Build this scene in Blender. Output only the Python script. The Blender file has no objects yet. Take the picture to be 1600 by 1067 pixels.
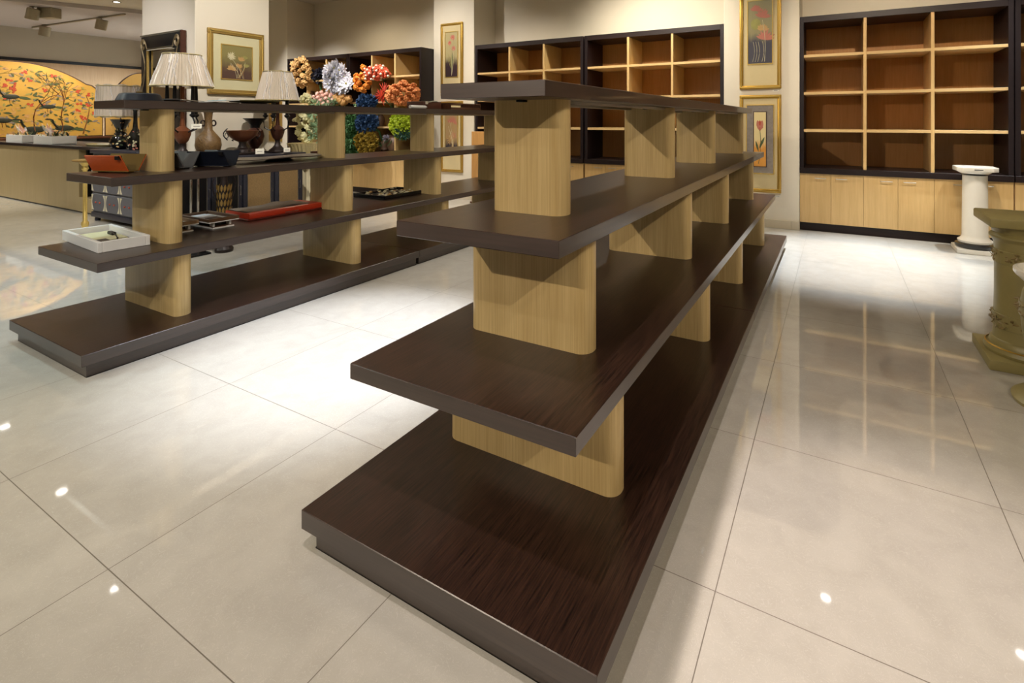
import bpy, bmesh, math, random
from mathutils import Vector, Matrix
R = math.radians
PI = math.pi
scene = bpy.context.scene
col = scene.collection

# ------------------------------------------------------------------ camera, world, exposure
H = 1.338
FPX, CX, HY, YAW = 808.64, 860.34, 188.33, 0.5042585
cam_data = bpy.data.cameras.new('camera')
cam_data.sensor_width = 36.0
cam_data.sensor_fit = 'HORIZONTAL'
cam_data.lens = FPX / 1600 * 36
cam_data.shift_x = (800 - CX) / 1600
cam_data.shift_y = -(533.5 - HY) / 1600
cam_data.clip_start = 0.02
cam = bpy.data.objects.new('camera', cam_data)
col.objects.link(cam)
cam.location = (0, 0, H)
cam.rotation_euler = (R(90), 0, YAW)
scene.camera = cam

world = bpy.data.worlds.new('world')
scene.world = world
world.use_nodes = True
world.node_tree.nodes['Background'].inputs[0].default_value = (1, 0.93, 0.85, 1)
world.node_tree.nodes['Background'].inputs[1].default_value = 0.05
scene.view_settings.view_transform = 'Standard'
scene.view_settings.look = 'None'
scene.view_settings.exposure = 0.08
scene.view_settings.gamma = 1.0
scene.view_settings.use_curve_mapping = False

CEIL = 3.85
LK = 1.0
WARM = (1.0, 0.89, 0.76)
NEUT = (1.0, 0.95, 0.89)
COOL = (1.0, 0.98, 1.0)
# position, aim, watts, cone degrees, blend, colour, lens radius
LAMPS = [  # the widest cones are unseen fill lamps, added for ambient light
    ((-0.7, 0.25), (-0.95, 1.7, 0.5), 190, 58, 0.8, (1.0, 0.904, 0.87), 0.05),
    ((-3.8, -3.6), (-1.2, 1.6, 0.6), 640, 50, 0.6, (1, 0.86, 0.68), 0.05),
    ((-1.0, -3.0), (-3.8, 1.8, 0.5), 260, 50, 0.6, (1, 0.94, 0.82), 0.05),
    ((-1.9, 2.6), (-2.55, 2.1, 0), 1349, 36, 0.9, (0.803, 0.87, 1.0), 0.05),
    ((-1.42, 1.9), (0.12, 1.62, 0), 477, 32, 0.9, (1.0, 0.89, 0.873), 0.05),
    ((-0.1, 6.36), (0.1, 5.75, 0), 1507, 42, 0.9, (0.807, 0.89, 1.0), 0.05),
    ((1.58, 6.6), (1.3, 6.6, 0.3), 461, 45, 0.9, (0.872, 0.959, 1.0), 0.05),
    ((-9.46, 3.03), (-8.6, 2.2, 0), 175, 55, 0.9, (1.0, 0.96, 0.891), 0.07),
    ((-11.78, 3.07), (-12.0, 3.0, 0), 323, 60, 0.9, (1.0, 0.928, 0.782), 0.07),
    ((-6.99, 2.69), (-6.0, 1.9, 0), 380, 55, 0.9, (0.691, 0.815, 1.0), 0.05),
    ((-4.6, 4.9), (-5.4, 5.8, 0), 336, 55, 0.9, (1.0, 0.979, 0.973), 0.05),
    ((-2.3, 4.0), (-2.2, 4.2, 0), 185, 60, 0.9, (1.0, 0.984, 0.997), 0.05),
    ((0.6, 4.4), (0.6, 7.4, 1.8), 285, 62, 0.8, (1.0, 0.835, 0.645), 0.05),
    ((-2.2, 4.6), (-2.2, 7.5, 2.3), 300, 62, 0.8, (1.0, 0.866, 0.71), 0.05),
    ((-4.3, 4.9), (-4.5, 7.3, 1.6), 164, 62, 0.8, (1.0, 0.876, 0.726), 0.05),
    ((-5.9, 5.2), (-5.8, 7.0, 2.1), 180, 84, 1.0, (1.0, 0.948, 0.884), 0.05),
    ((-0.85, 4.2), (-0.84, 7.0, 1.4), 58, 50, 0.8, (1.0, 0.985, 0.979), 0.05),
    ((-7.2, 4.8), (-7.3, 6.7, 1.6), 317, 50, 0.8, (1.0, 0.977, 0.972), 0.05),
    ((-8.8, 4.6), (-9.2, 6.7, 1.8), 376, 55, 0.8, (1.0, 0.973, 0.966), 0.05),
    ((-4.0, 2.6), (-6.2, 3.7, 1.3), 300, 75, 0.8, (1, 0.95, 0.88), 0.05),
    ((-6.6, 0.9), (-7.2, 3.1, 1.5), 189, 60, 0.8, (0.967, 0.933, 1.0), 0.05),
    ((-12.16, 4.7), (-13.9, 4.1, 1.6), 483, 60, 0.8, (1.0, 0.819, 0.62), 0.05),
    ((3.55, 3.0), (-0.7, 2.5, 0.8), 120, 60, 0.8, (1, 0.88, 0.7), 0.05),
    ((-2.0, -1.6), (-2.0, -1.4, 0), 60, 150, 0.9, (0.95, 0.97, 1.0), 0.05),  # ambient fill, added behind the camera
    ((2.3, -0.6), (2.2, -0.4, 0), 140, 150, 0.9, (1, 0.85, 0.66), 0.05),
    ((-5.4, -0.8), (-5.4, -0.7, 0), 120, 150, 0.9, (0.913, 1.0, 0.914), 0.05),
    ((-8.6, 0.0), (-8.6, 0.1, 0), 294, 150, 0.9, (0.969, 1.0, 0.895), 0.05),
    ((-2.4, 6.3), (-2.4, 6.6, 0), 213, 150, 0.9, (1.0, 0.962, 0.825), 0.05),
    ((3.6, 5.0), (-0.7, 4.6, 0.8), 149, 55, 0.9, (1.0, 0.921, 0.782), 0.05),  # unseen lamp, added to brighten the right sides of the shelves
    ((-7.6, 6.0), (-7.6, 6.1, 0), 132, 150, 0.9, (1.0, 0.852, 0.62), 0.05),
    ((-14.4, 2.2), (-14.4, 2.3, 0), 486, 150, 0.9, (0.988, 1.0, 0.934), 0.05),  # broad fill, added to lift the far left bay
    ((-14.8, 6.4), (-14.9, 6.3, 0), 631, 150, 0.9, (0.823, 0.924, 1.0), 0.05),  # second added fill for the far left bay
    ((-4.6, 1.4), (-4.6, 1.4, 0), 170, 60, 0.9, (0.647, 0.911, 1.0), 0.05),
    ((-1.7, 0.9), (-2.0, 0.9, 0), 30, 60, 0.9, (0.799, 0.896, 1.0), 0.05),
    ((2.9, -1.8), (-0.6, 2.2, 0.7), 320, 40, 0.9, (1.0, 0.903, 0.756), 0.05),
    ((-0.1, -1.2), (-3.4, 1.9, 0.4), 260, 45, 0.9, (1.0, 0.961, 0.868), 0.05),
    ((1.9, 4.7), (1.24, 6.6, 0.5), 220, 36, 0.9, (1, 0.96, 0.9), 0.05),  # extra lamp, added to brighten the white pedestal
    ((-11.6, 6.4), (-14, 5.9, 1.8), 170, 40, 0.9, (1, 0.88, 0.7), 0.05),  # extra lamp, added to brighten the smaller gold screen
]

rnd = random.Random(7)

# ------------------------------------------------------------------ materials
MATS = {}
def new_mat(name):
    m = bpy.data.materials.new(name)
    m.use_nodes = True
    nt = m.node_tree
    b = nt.nodes['Principled BSDF']
    MATS[name] = m
    return m, nt, b
def srgb(r, g, b):
    f = lambda v: (v / 255 / 12.92) if v / 255 <= .04045 else ((v / 255 + .055) / 1.055) ** 2.4
    return (f(r), f(g), f(b), 1)
def plain(name, rgb, rough=.5, metal=0, noise=0.08, scale=30, spec=.5, coat=0, trans=0, bump=0, alpha=1, emit=None):
    m, nt, b = new_mat(name)
    c = srgb(*rgb)
    tc = nt.nodes.new('ShaderNodeTexCoord')
    n = nt.nodes.new('ShaderNodeTexNoise'); n.inputs['Scale'].default_value = scale; n.inputs['Detail'].default_value = 4
    nt.links.new(tc.outputs['Object'], n.inputs['Vector'])
    mx = nt.nodes.new('ShaderNodeMix'); mx.data_type = 'RGBA'
    mx.inputs[6].default_value = tuple(max(0, v * (1 - noise)) for v in c[:3]) + (1,)
    mx.inputs[7].default_value = tuple(min(1, v * (1 + noise)) for v in c[:3]) + (1,)
    nt.links.new(n.outputs['Fac'], mx.inputs[0])
    nt.links.new(mx.outputs[2], b.inputs['Base Color'])
    b.inputs['Roughness'].default_value = rough
    b.inputs['Metallic'].default_value = metal
    b.inputs['Specular IOR Level'].default_value = spec
    b.inputs['Coat Weight'].default_value = coat
    b.inputs['Transmission Weight'].default_value = trans
    b.inputs['Alpha'].default_value = alpha
    if bump:
        bp = nt.nodes.new('ShaderNodeBump'); bp.inputs['Strength'].default_value = bump; bp.inputs['Distance'].default_value = .01
        nt.links.new(n.outputs['Fac'], bp.inputs['Height']); nt.links.new(bp.outputs[0], b.inputs['Normal'])
    if emit:
        b.inputs['Emission Color'].default_value = (emit[0], emit[1], emit[2], 1); b.inputs['Emission Strength'].default_value = emit[3]
    return m
def wood(name, dark, light, grain=(60, 60, 2.5), rough=.4, coat=0, spec=.5, bump=.05, coarse=.35):
    """fine straight grain; the long axis of the grain has the small scale number"""
    m, nt, b = new_mat(name)
    tc = nt.nodes.new('ShaderNodeTexCoord')
    mp = nt.nodes.new('ShaderNodeMapping'); mp.inputs['Scale'].default_value = grain
    nt.links.new(tc.outputs['Object'], mp.inputs['Vector'])
    n = nt.nodes.new('ShaderNodeTexNoise'); n.inputs['Scale'].default_value = 1.0; n.inputs['Detail'].default_value = 5; n.inputs['Roughness'].default_value = .65
    nt.links.new(mp.outputs[0], n.inputs['Vector'])
    mp2 = nt.nodes.new('ShaderNodeMapping'); mp2.inputs['Scale'].default_value = tuple(v * .12 for v in grain)
    nt.links.new(tc.outputs['Object'], mp2.inputs['Vector'])
    n2 = nt.nodes.new('ShaderNodeTexNoise'); n2.inputs['Scale'].default_value = 1.0; n2.inputs['Detail'].default_value = 2
    nt.links.new(mp2.outputs[0], n2.inputs['Vector'])
    ad = nt.nodes.new('ShaderNodeMix'); ad.data_type = 'FLOAT'; ad.inputs[0].default_value = coarse
    nt.links.new(n.outputs['Fac'], ad.inputs[2]); nt.links.new(n2.outputs['Fac'], ad.inputs[3])
    cr = nt.nodes.new('ShaderNodeValToRGB')
    cr.color_ramp.elements[0].position = .36; cr.color_ramp.elements[0].color = srgb(*dark)
    cr.color_ramp.elements[1].position = .62; cr.color_ramp.elements[1].color = srgb(*light)
    nt.links.new(ad.outputs[0], cr.inputs[0]); nt.links.new(cr.outputs[0], b.inputs['Base Color'])
    b.inputs['Roughness'].default_value = rough; b.inputs['Coat Weight'].default_value = coat
    b.inputs['Specular IOR Level'].default_value = spec
    bp = nt.nodes.new('ShaderNodeBump'); bp.inputs['Strength'].default_value = bump; bp.inputs['Distance'].default_value = .002
    nt.links.new(n.outputs['Fac'], bp.inputs['Height']); nt.links.new(bp.outputs[0], b.inputs['Normal'])
    return m

wenge_y = wood('wenge_long', (23, 14, 11), (60, 39, 30), (230, 7, 230), .30, 0, .5, .08, .12)
wenge_x = wood('wenge_end', (24, 14, 15), (38, 25, 24), (3, 130, 130), .42, 0, .4, .05)
wenge_z = wood('wenge_upright', (20, 11, 14), (32, 20, 22), (130, 130, 3), .45, 0, .4, .05)
edge_m = wood('wenge_edge_sheen', (38, 26, 23), (58, 43, 38), (3, 3, 90), .36, .3, 1.0, .04)  # base lightened to imitate grazing sheen on the shelf edges
oak = wood('oak_veneer', (180, 152, 100), (204, 178, 126), (190, 190, 3), .34, 0, .4, .05, .3)
oak_pale = wood('oak_pale', (200, 165, 108), (214, 180, 124), (60, 60, 3), .38, 0, .4, .03)
oak_shelf = wood('oak_shelf', (204, 170, 116), (218, 186, 132), (3, 60, 60), .4, 0, .4, .03)
oak_back = wood('oak_back', (166, 116, 62), (180, 130, 76), (60, 60, 3), .3, .2, .5, .03)

def floor_mat():
    m, nt, b = new_mat('polished_tile')
    L = nt.links; N = nt.nodes
    geo = N.new('ShaderNodeTexCoord')
    sep = N.new('ShaderNodeSeparateXYZ'); L.new(geo.outputs['Object'], sep.inputs[0])
    def line(out, off):
        a = N.new('ShaderNodeMath'); a.operation = 'SUBTRACT'; a.inputs[1].default_value = off; L.new(out, a.inputs[0])
        d = N.new('ShaderNodeMath'); d.operation = 'DIVIDE'; d.inputs[1].default_value = .8; L.new(a.outputs[0], d.inputs[0])
        f = N.new('ShaderNodeMath'); f.operation = 'PINGPONG'; f.inputs[1].default_value = .5; L.new(d.outputs[0], f.inputs[0])
        fl = N.new('ShaderNodeMath'); fl.operation = 'FLOOR'; L.new(d.outputs[0], fl.inputs[0])
        g = N.new('ShaderNodeMath'); g.operation = 'LESS_THAN'; g.inputs[1].default_value = .0014 / .8; L.new(f.outputs[0], g.inputs[0])
        return g.outputs[0], fl.outputs[0]
    gx, ix = line(sep.outputs[0], -1.901); gy, iy = line(sep.outputs[1], .714)
    mx = N.new('ShaderNodeMath'); mx.operation = 'MAXIMUM'; L.new(gx, mx.inputs[0]); L.new(gy, mx.inputs[1])
    cmb = N.new('ShaderNodeCombineXYZ'); L.new(ix, cmb.inputs[0]); L.new(iy, cmb.inputs[1])
    wn = N.new('ShaderNodeTexWhiteNoise'); wn.noise_dimensions = '2D'; L.new(cmb.outputs[0], wn.inputs['Vector'])
    # per-tile shifted vector, so veins do not run across the joints
    sc = N.new('ShaderNodeVectorMath'); sc.operation = 'MULTIPLY_ADD'; L.new(wn.outputs['Color'], sc.inputs[0]); sc.inputs[1].default_value = (9, 9, 9); L.new(geo.outputs['Object'], sc.inputs[2])
    n1 = N.new('ShaderNodeTexNoise'); n1.inputs['Scale'].default_value = 9; n1.inputs['Detail'].default_value = 6; n1.inputs['Distortion'].default_value = .6; L.new(sc.outputs[0], n1.inputs['Vector'])
    n2 = N.new('ShaderNodeTexNoise'); n2.inputs['Scale'].default_value = 34; n2.inputs['Detail'].default_value = 5; n2.inputs['Distortion'].default_value = 3.0; L.new(sc.outputs[0], n2.inputs['Vector'])
    # thin pale veins where n2 is near .5
    s = N.new('ShaderNodeMath'); s.operation = 'SUBTRACT'; s.inputs[1].default_value = .5; L.new(n2.outputs['Fac'], s.inputs[0])
    ab = N.new('ShaderNodeMath'); ab.operation = 'ABSOLUTE'; L.new(s.outputs[0], ab.inputs[0])
    mr = N.new('ShaderNodeMapRange'); mr.inputs[1].default_value = 0; mr.inputs[2].default_value = .016; mr.inputs[3].default_value = .6; mr.inputs[4].default_value = 0; L.new(ab.outputs[0], mr.inputs[0])
    cr = N.new('ShaderNodeValToRGB')
    cr.color_ramp.elements[0].position = .3; cr.color_ramp.elements[0].color = srgb(177, 171, 160)
    cr.color_ramp.elements[1].position = .7; cr.color_ramp.elements[1].color = srgb(186, 180, 169)
    L.new(n1.outputs['Fac'], cr.inputs[0])
    m1 = N.new('ShaderNodeMix'); m1.data_type = 'RGBA'; m1.inputs[7].default_value = srgb(204, 198, 188); L.new(mr.outputs[0], m1.inputs[0]); L.new(cr.outputs[0], m1.inputs[6])
    m2 = N.new('ShaderNodeMix'); m2.data_type = 'RGBA'; m2.inputs[7].default_value = srgb(104, 95, 82); L.new(mx.outputs[0], m2.inputs[0]); L.new(m1.outputs[2], m2.inputs[6])
    L.new(m2.outputs[2], b.inputs['Base Color'])
    b.inputs['Roughness'].default_value = .07
    b.inputs['IOR'].default_value = 1.75
    r = N.new('ShaderNodeMapRange'); r.inputs[3].default_value = .035; r.inputs[4].default_value = .6; L.new(mx.outputs[0], r.inputs[0]); L.new(r.outputs[0], b.inputs['Roughness'])
    return m
tile = floor_mat()
wall_m = plain('wall_paint', (222, 212, 192), .75, noise=.02, scale=4)
ceil_m = plain('ceiling_paint', (224, 214, 194), .9, noise=.02, scale=4)
ceil_g = plain('ceiling_paint_grey', (196, 186, 180), .9, noise=.02, scale=4)
wall_far = plain('wall_paint_far', (190, 178, 158), .85, noise=.03, scale=3)
skirt_m = plain('skirting_tile', (206, 194, 170), .2, noise=.03)
gold = plain('gold_frame', (190, 150, 62), .35, .75, .15, 60)
gold_dull = plain('gold_dull', (164, 134, 70), .45, .5, .2, 60)
gold_pale = plain('gold_pale', (220, 190, 110), .3, .7, .1, 60)
matboard = plain('matboard', (205, 186, 140), .8, noise=.03)
matcream = plain('matboard_cream', (208, 200, 160), .8, noise=.03)
steel = plain('brushed_steel', (190, 188, 182), .28, 1, .05)
chrome = plain('chrome', (225, 225, 225), .08, 1, .02)
black_m = plain('black_metal', (16, 14, 15), .4, .3, .1)
black_g = plain('black_gloss', (10, 10, 12), .12, 0, .1, coat=.5)
white_m = plain('white_lacquer', (232, 230, 228), .3, noise=.02)
paper = plain('paper_card', (238, 234, 220), .8, noise=.02)
bronze = plain('bronze_brown', (78, 46, 34), .35, .5, .35, 40, bump=.3)
copper = plain('copper_brown', (118, 68, 40), .35, .4, .3, 25)
dark_br = plain('dark_bronze', (40, 30, 28), .4, .4, .3, 40, bump=.3)
stone_v = plain('mottled_stone', (112, 86, 52), .4, 0, .85, 75, bump=.4)
cream_st = plain('cream_stone', (226, 214, 178), .45, noise=.06, scale=20)
white_st = plain('white_stone', (236, 230, 216), .25, noise=.03, scale=20)
green_st = plain('sage_stone', (148, 136, 86), .4, noise=.10, scale=22)
relief_m = plain('sage_relief', (140, 120, 76), .5, noise=.2, scale=60)
gold_leaf = plain('aged_gold', (150, 118, 60), .45, .4, .35, 80, bump=.2)
orange_l = plain('orange_leather', (196, 84, 30), .45, noise=.08)
olive_l = plain('olive_lining', (104, 80, 36), .8, spec=.2, noise=.08)
grey_l = plain('grey_leather', (92, 90, 92), .45, noise=.05)
navy_l = plain('navy_leather', (22, 27, 40), .4, noise=.08)
red_l = plain('red_lacquer', (196, 56, 28), .35, noise=.08)
red_dk = plain('red_dark', (104, 34, 22), .5, noise=.1)
cloth_g = plain('taupe_cloth', (142, 120, 104), .9, noise=.12, scale=120)
brown_w = wood('walnut', (70, 38, 24), (104, 62, 38), (40, 3, 40), .35)
orange_w = wood('honey_wood', (176, 128, 70), (200, 152, 90), (60, 60, 3), .4)
shade_m = plain('pleated_silk', (190, 176, 158), .35, noise=.05, scale=40, coat=.8)
shade_m.node_tree.nodes['Principled BSDF'].inputs['Coat Roughness'].default_value = .18
trim_m = plain('shade_trim', (176, 160, 112), .6)
chest_g = plain('chest_paint', (92, 92, 98), .5, noise=.15, scale=20)
chest_d = plain('chest_dark', (44, 44, 54), .4, noise=.15, scale=20)
crackle = plain('crackle_panel', (134, 108, 70), .5, 0, .5, 160, bump=.2)
ivory = plain('ivory_inlay', (216, 206, 176), .5, noise=.1)
deep = plain('deep_black', (9, 8, 12), .35, noise=.1)
panel_w = wood('panel_veneer', (196, 160, 120), (208, 174, 134), (3, 60, 3), .6)
counter_w = wood('counter_laminate', (176, 154, 112), (186, 164, 122), (60, 60, 3), .45)
goldpaint = plain('gold_lacquer_ground', (196, 158, 74), .4, .1, .28, 3.5)
goldpaint2 = plain('gold_lacquer_light', (216, 176, 100), .4, .1, .15, 60)
p_red = plain('painted_red', (176, 70, 42), .5)
p_green = plain('painted_green', (72, 84, 48), .5, noise=.3)
p_dark = plain('painted_dark', (38, 44, 34), .5, noise=.3)
p_brown = plain('painted_brown', (118, 74, 34), .5, noise=.2)
p_pink = plain('painted_coral', (184, 112, 92), .6, noise=.15)
p_ivory = plain('painted_ivory', (210, 200, 160), .6, noise=.1)
p_tan = plain('painted_tan', (190, 150, 92), .6, noise=.15)
p_olive = plain('painted_olive', (150, 144, 78), .7, noise=.3, scale=14)
p_umber = plain('painted_umber', (76, 56, 48), .7, noise=.3, scale=14)
p_grey = plain('painted_grey', (132, 122, 112), .7, noise=.25, scale=30)
mirror_m = plain('mirror_glass', (225, 228, 228), .03, 1, 0)
cyan_m = plain('cyan_sticker', (96, 186, 220), .5)
lens_m = plain('lamp_lens', (255, 250, 240), .4, emit=(1, .96, .9, 14))
fix_m = plain('fixture_grey', (168, 156, 128), .5, .1)
basket_m = plain('basket_cream', (206, 190, 140), .7, noise=.2, scale=60, bump=.4)
purple_m = plain('purple_paper', (110, 40, 110), .5)
wrap_m = plain('clear_wrap', (245, 242, 240), .06, spec=1.0, alpha=.3)
glass_m = plain('clear_glass', (240, 245, 245), .03, trans=1.0, noise=0)

def grad_bg(name, top, bot, mid=.35, soft=.2):
    """painted backdrop of a flower picture: one paint colour above, another below"""
    m, nt, b = new_mat(name)
    tc = nt.nodes.new('ShaderNodeTexCoord'); sp = nt.nodes.new('ShaderNodeSeparateXYZ'); nt.links.new(tc.outputs['Generated'], sp.inputs[0])
    n = nt.nodes.new('ShaderNodeTexNoise'); n.inputs['Scale'].default_value = 5; n.inputs['Detail'].default_value = 5; nt.links.new(tc.outputs['Generated'], n.inputs['Vector'])
    a = nt.nodes.new('ShaderNodeMath'); a.operation = 'MULTIPLY_ADD'; a.inputs[1].default_value = .35; nt.links.new(n.outputs['Fac'], a.inputs[0]); nt.links.new(sp.outputs[2], a.inputs[2])
    cr = nt.nodes.new('ShaderNodeValToRGB')
    cr.color_ramp.elements[0].position = mid; cr.color_ramp.elements[0].color = srgb(*bot)
    cr.color_ramp.elements[1].position = min(1, mid + soft); cr.color_ramp.elements[1].color = srgb(*top)
    nt.links.new(a.outputs[0], cr.inputs[0]); nt.links.new(cr.outputs[0], b.inputs['Base Color']); b.inputs['Roughness'].default_value = .25
    return m

# ------------------------------------------------------------------ mesh helpers
class MB:
    def __init__(self): self.bm = bmesh.new(); self.mats = []
    def mi(self, m):
        if m not in self.mats: self.mats.append(m)
        return self.mats.index(m)
    def add(self, bm2, m, M=None):
        i = self.mi(m)
        if M is not None: bmesh.ops.transform(bm2, matrix=M, verts=bm2.verts)
        vm = {v: self.bm.verts.new(v.co) for v in bm2.verts}
        for f in bm2.faces:
            try:
                nf = self.bm.faces.new([vm[v] for v in f.verts]); nf.material_index = i
            except ValueError: pass
        bm2.free(); return self
    def box(self, x0, x1, y0, y1, z0, z1, m, bev=.0015, seg=1, M=None):
        b = bmesh.new(); bmesh.ops.create_cube(b, size=1)
        for v in b.verts: v.co = Vector(((x0 + x1) / 2 + v.co.x * (x1 - x0), (y0 + y1) / 2 + v.co.y * (y1 - y0), (z0 + z1) / 2 + v.co.z * (z1 - z0)))
        if bev: bmesh.ops.bevel(b, geom=b.edges[:], offset=min(bev, .3 * min(x1 - x0, y1 - y0, z1 - z0)), segments=seg, profile=.5, affect='EDGES')
        return self.add(b, m, M)
    def board(self, x0, x1, y0, y1, z0, z1, m, em):
        """a veneered board whose four narrow sides get a paler edge tone imitating sheen"""
        n0 = len(self.bm.faces)
        self.box(x0, x1, y0, y1, z0, z1, m, .002); k = self.mi(em)
        self.bm.faces.ensure_lookup_table()
        for f in self.bm.faces[n0:]:
            f.normal_update()
            if abs(f.normal.z) < .5: f.material_index = k
        return self
    def prism(self, pts, z0, z1, m, M=None, bev=0, seg=2, edges='vert'):
        b = bmesh.new()
        lo = [b.verts.new((p[0], p[1], z0)) for p in pts]; hi = [b.verts.new((p[0], p[1], z1)) for p in pts]
        n = len(pts)
        b.faces.new(lo[::-1]); b.faces.new(hi)
        for k in range(n): b.faces.new((lo[k], lo[(k + 1) % n], hi[(k + 1) % n], hi[k]))
        if bev: bmesh.ops.bevel(b, geom=b.edges[:], offset=bev, segments=seg, profile=.5, affect='EDGES')
        return self.add(b, m, M)
    def lathe(self, prof, m, c=(0, 0, 0), seg=32, M=None, flute=0, nf=0, cap=True, sx=1, sy=1):
        b = bmesh.new(); rings = []
        for (r, z) in prof:
            ring = []
            for k in range(seg):
                a = 2 * PI * k / seg; rr = r * (1 + flute * math.cos(nf * a)) if nf else r
                ring.append(b.verts.new((c[0] + rr * math.cos(a) * sx, c[1] + rr * math.sin(a) * sy, c[2] + z)))
            rings.append(ring)
        for A, B_ in zip(rings, rings[1:]):
            for k in range(seg): b.faces.new((A[k], A[(k + 1) % seg], B_[(k + 1) % seg], B_[k]))
        if cap:
            if prof[0][0] > 1e-4: b.faces.new(rings[0][::-1])
            if prof[-1][0] > 1e-4: b.faces.new(rings[-1])
        return self.add(b, m, M)
    def tube(self, pts, r, m, seg=8, r2=None):
        b = bmesh.new(); P = [Vector(p) for p in pts]; rings = []; up = Vector((0, 0, 1)); n = len(P)
        for i, p in enumerate(P):
            t = (P[min(i + 1, n - 1)] - P[max(i - 1, 0)]).normalized()
            a = t.cross(up)
            if a.length < .05: a = t.cross(Vector((1, 0, 0)))
            a.normalize(); c = t.cross(a).normalized()
            rr = r if r2 is None else r + (r2 - r) * i / max(1, n - 1)
            rings.append([b.verts.new(p + a * rr * math.cos(2 * PI * k / seg) + c * rr * math.sin(2 * PI * k / seg)) for k in range(seg)])
        for A, B_ in zip(rings, rings[1:]):
            for k in range(seg): b.faces.new((A[k], A[(k + 1) % seg], B_[(k + 1) % seg], B_[k]))
        b.faces.new(rings[0][::-1]); b.faces.new(rings[-1])
        return self.add(b, m)
    def ball(self, c, r, m, sub=2, s=(1, 1, 1), jit=0, M=None):
        b = bmesh.new(); bmesh.ops.create_icosphere(b, subdivisions=sub, radius=1)
        for v in b.verts:
            k = 1 + (rnd.uniform(-jit, jit) if jit else 0)
            v.co = Vector((v.co.x * r * s[0] * k, v.co.y * r * s[1] * k, v.co.z * r * s[2] * k))
        if M is not None: bmesh.ops.transform(b, matrix=M, verts=b.verts)
        bmesh.ops.translate(b, verts=b.verts, vec=Vector(c))
        return self.add(b, m)
    def leaf(self, base, tip, w, m, n=None, fold=.15):
        """a pointed blade with a raised midrib and real thickness from two shells"""
        base, tip = Vector(base), Vector(tip); d = tip - base; L = d.length
        if L < 1e-6: return self
        n = Vector(n) if n is not None else Vector((rnd.uniform(-1, 1), rnd.uniform(-1, 1), rnd.uniform(-1, 1)))
        s = d.cross(n)
        if s.length < 1e-5: s = d.cross(Vector((0.3, .2, 1)))
        s.normalize(); u = s.cross(d).normalized(); b = bmesh.new()
        pts = [(0, 0), (.3, .8), (.6, 1), (.85, .55), (1, 0)]
        lft = [b.verts.new(base + d * t - s * w * .5 * k - u * w * fold * k) for t, k in pts[1:4]]
        rgt = [b.verts.new(base + d * t + s * w * .5 * k - u * w * fold * k) for t, k in pts[1:4]]
        mid = [b.verts.new(base + d * t) for t, k in pts]
        for S, flip in ((lft, 0), (rgt, 1)):
            fs = [(mid[0], mid[1], S[0]), (mid[1], mid[2], S[1], S[0]), (mid[2], mid[3], S[2], S[1]), (mid[3], mid[4], S[2])]
            for f in fs: b.faces.new(f if flip else f[::-1])
        return self.add(b, m)
    def build(self, name, parent=None, loc=None, smooth=True, ang=35, label=None):
        me = bpy.data.meshes.new(name)
        bmesh.ops.recalc_face_normals(self.bm, faces=self.bm.faces)
        self.bm.to_mesh(me); self.bm.free()
        for m in self.mats: me.materials.append(m)
        if smooth:
            for p in me.polygons: p.use_smooth = True
            me.set_sharp_from_angle(angle=R(ang))
        o = bpy.data.objects.new(name, me); col.objects.link(o)
        if loc is not None: o.location = loc
        if parent is not None: o.parent = parent
        if label: o['label'] = label
        return o
def tag(o, label, cat, group=None, kind=None):
    o['label'] = label; o['category'] = cat
    if group: o['group'] = group
    if kind: o['kind'] = kind
    return o
def thing(name, loc, label, cat, group=None, rz=0):
    o = bpy.data.objects.new(name, None); o.empty_display_size = .1; col.objects.link(o)
    o.location = loc; o.rotation_euler = (0, 0, rz)
    return tag(o, label, cat, group)
def struct(name, mb, label=None, **k):
    o = mb.build(name, **k); o['kind'] = 'structure'
    if label: o['label'] = label
    return o
def copy_tree(o, parent=None):
    c = o.copy(); col.objects.link(c)
    if parent is not None: c.parent = parent
    for ch in list(o.children): copy_tree(ch, c)
    return c

# ------------------------------------------------------------------ room shell
XL, XR, YF, YB = -17.0, 3.9, -6.8, 7.62
YB2 = 7.33
struct('floor', MB().box(XL - .1, XR + .1, YF - .1, YB + .1, -.08, 0, tile, 0))
# main ceiling, a slightly lower bay to the left, and the grey ceiling beyond a slanting edge
LC, MC = 3.55, 3.63
edge = [(-15.6, YF - .1), (-13.45, 3.5), (-12.65, 5.2), (-12.3, YB + .1)]
XM = -10.7
m_ = MB(); m_.box(XM, XR + .1, YF - .1, YB + .1, CEIL, CEIL + .1, ceil_m, 0)
struct('ceiling', m_, smooth=False)
m_ = MB(); m_.prism([(XM, YB + .1)] + edge[::-1] + [(XM, YF - .1)], MC, CEIL + .1, ceil_m)
struct('ceiling', m_, smooth=False)
m_ = MB(); m_.prism([(XL - .1, YF - .1)] + edge + [(XL - .1, YB + .1)], LC, CEIL + .1, ceil_g)
struct('ceiling', m_, smooth=False)
def ceil_z(x, y):
    if x > XM: return CEIL
    for (xa, ya), (xb, yb) in zip(edge, edge[1:]):
        if ya <= y <= yb: return MC if x > xa + (xb - xa) * (y - ya) / (yb - ya) else LC
    return LC
struct('wall_back', MB().box(-6.2, XR, YB, YB + .1, 0, CEIL, wall_m, 0).box(XL, -6.2, YB2, YB + .1, 0, CEIL, wall_m, 0))
struct('wall_left', MB().box(XL - .1, XL, YF, YB, 0, CEIL, wall_far, 0))
struct('wall_right', MB().box(XR, XR + .1, YF, YB, 0, CEIL, wall_m, 0))
struct('wall_front', MB().box(XL, XR, YF - .1, YF, 0, CEIL, wall_m, 0))
struct('trim_1', MB().box(XL, XL + .04, YF, YB2, 2.76, 2.83, deep, .003))
struct('trim_2', MB().box(XL, XL + .02, YF, YB2, 0, 2.76, panel_w, .003))
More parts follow.
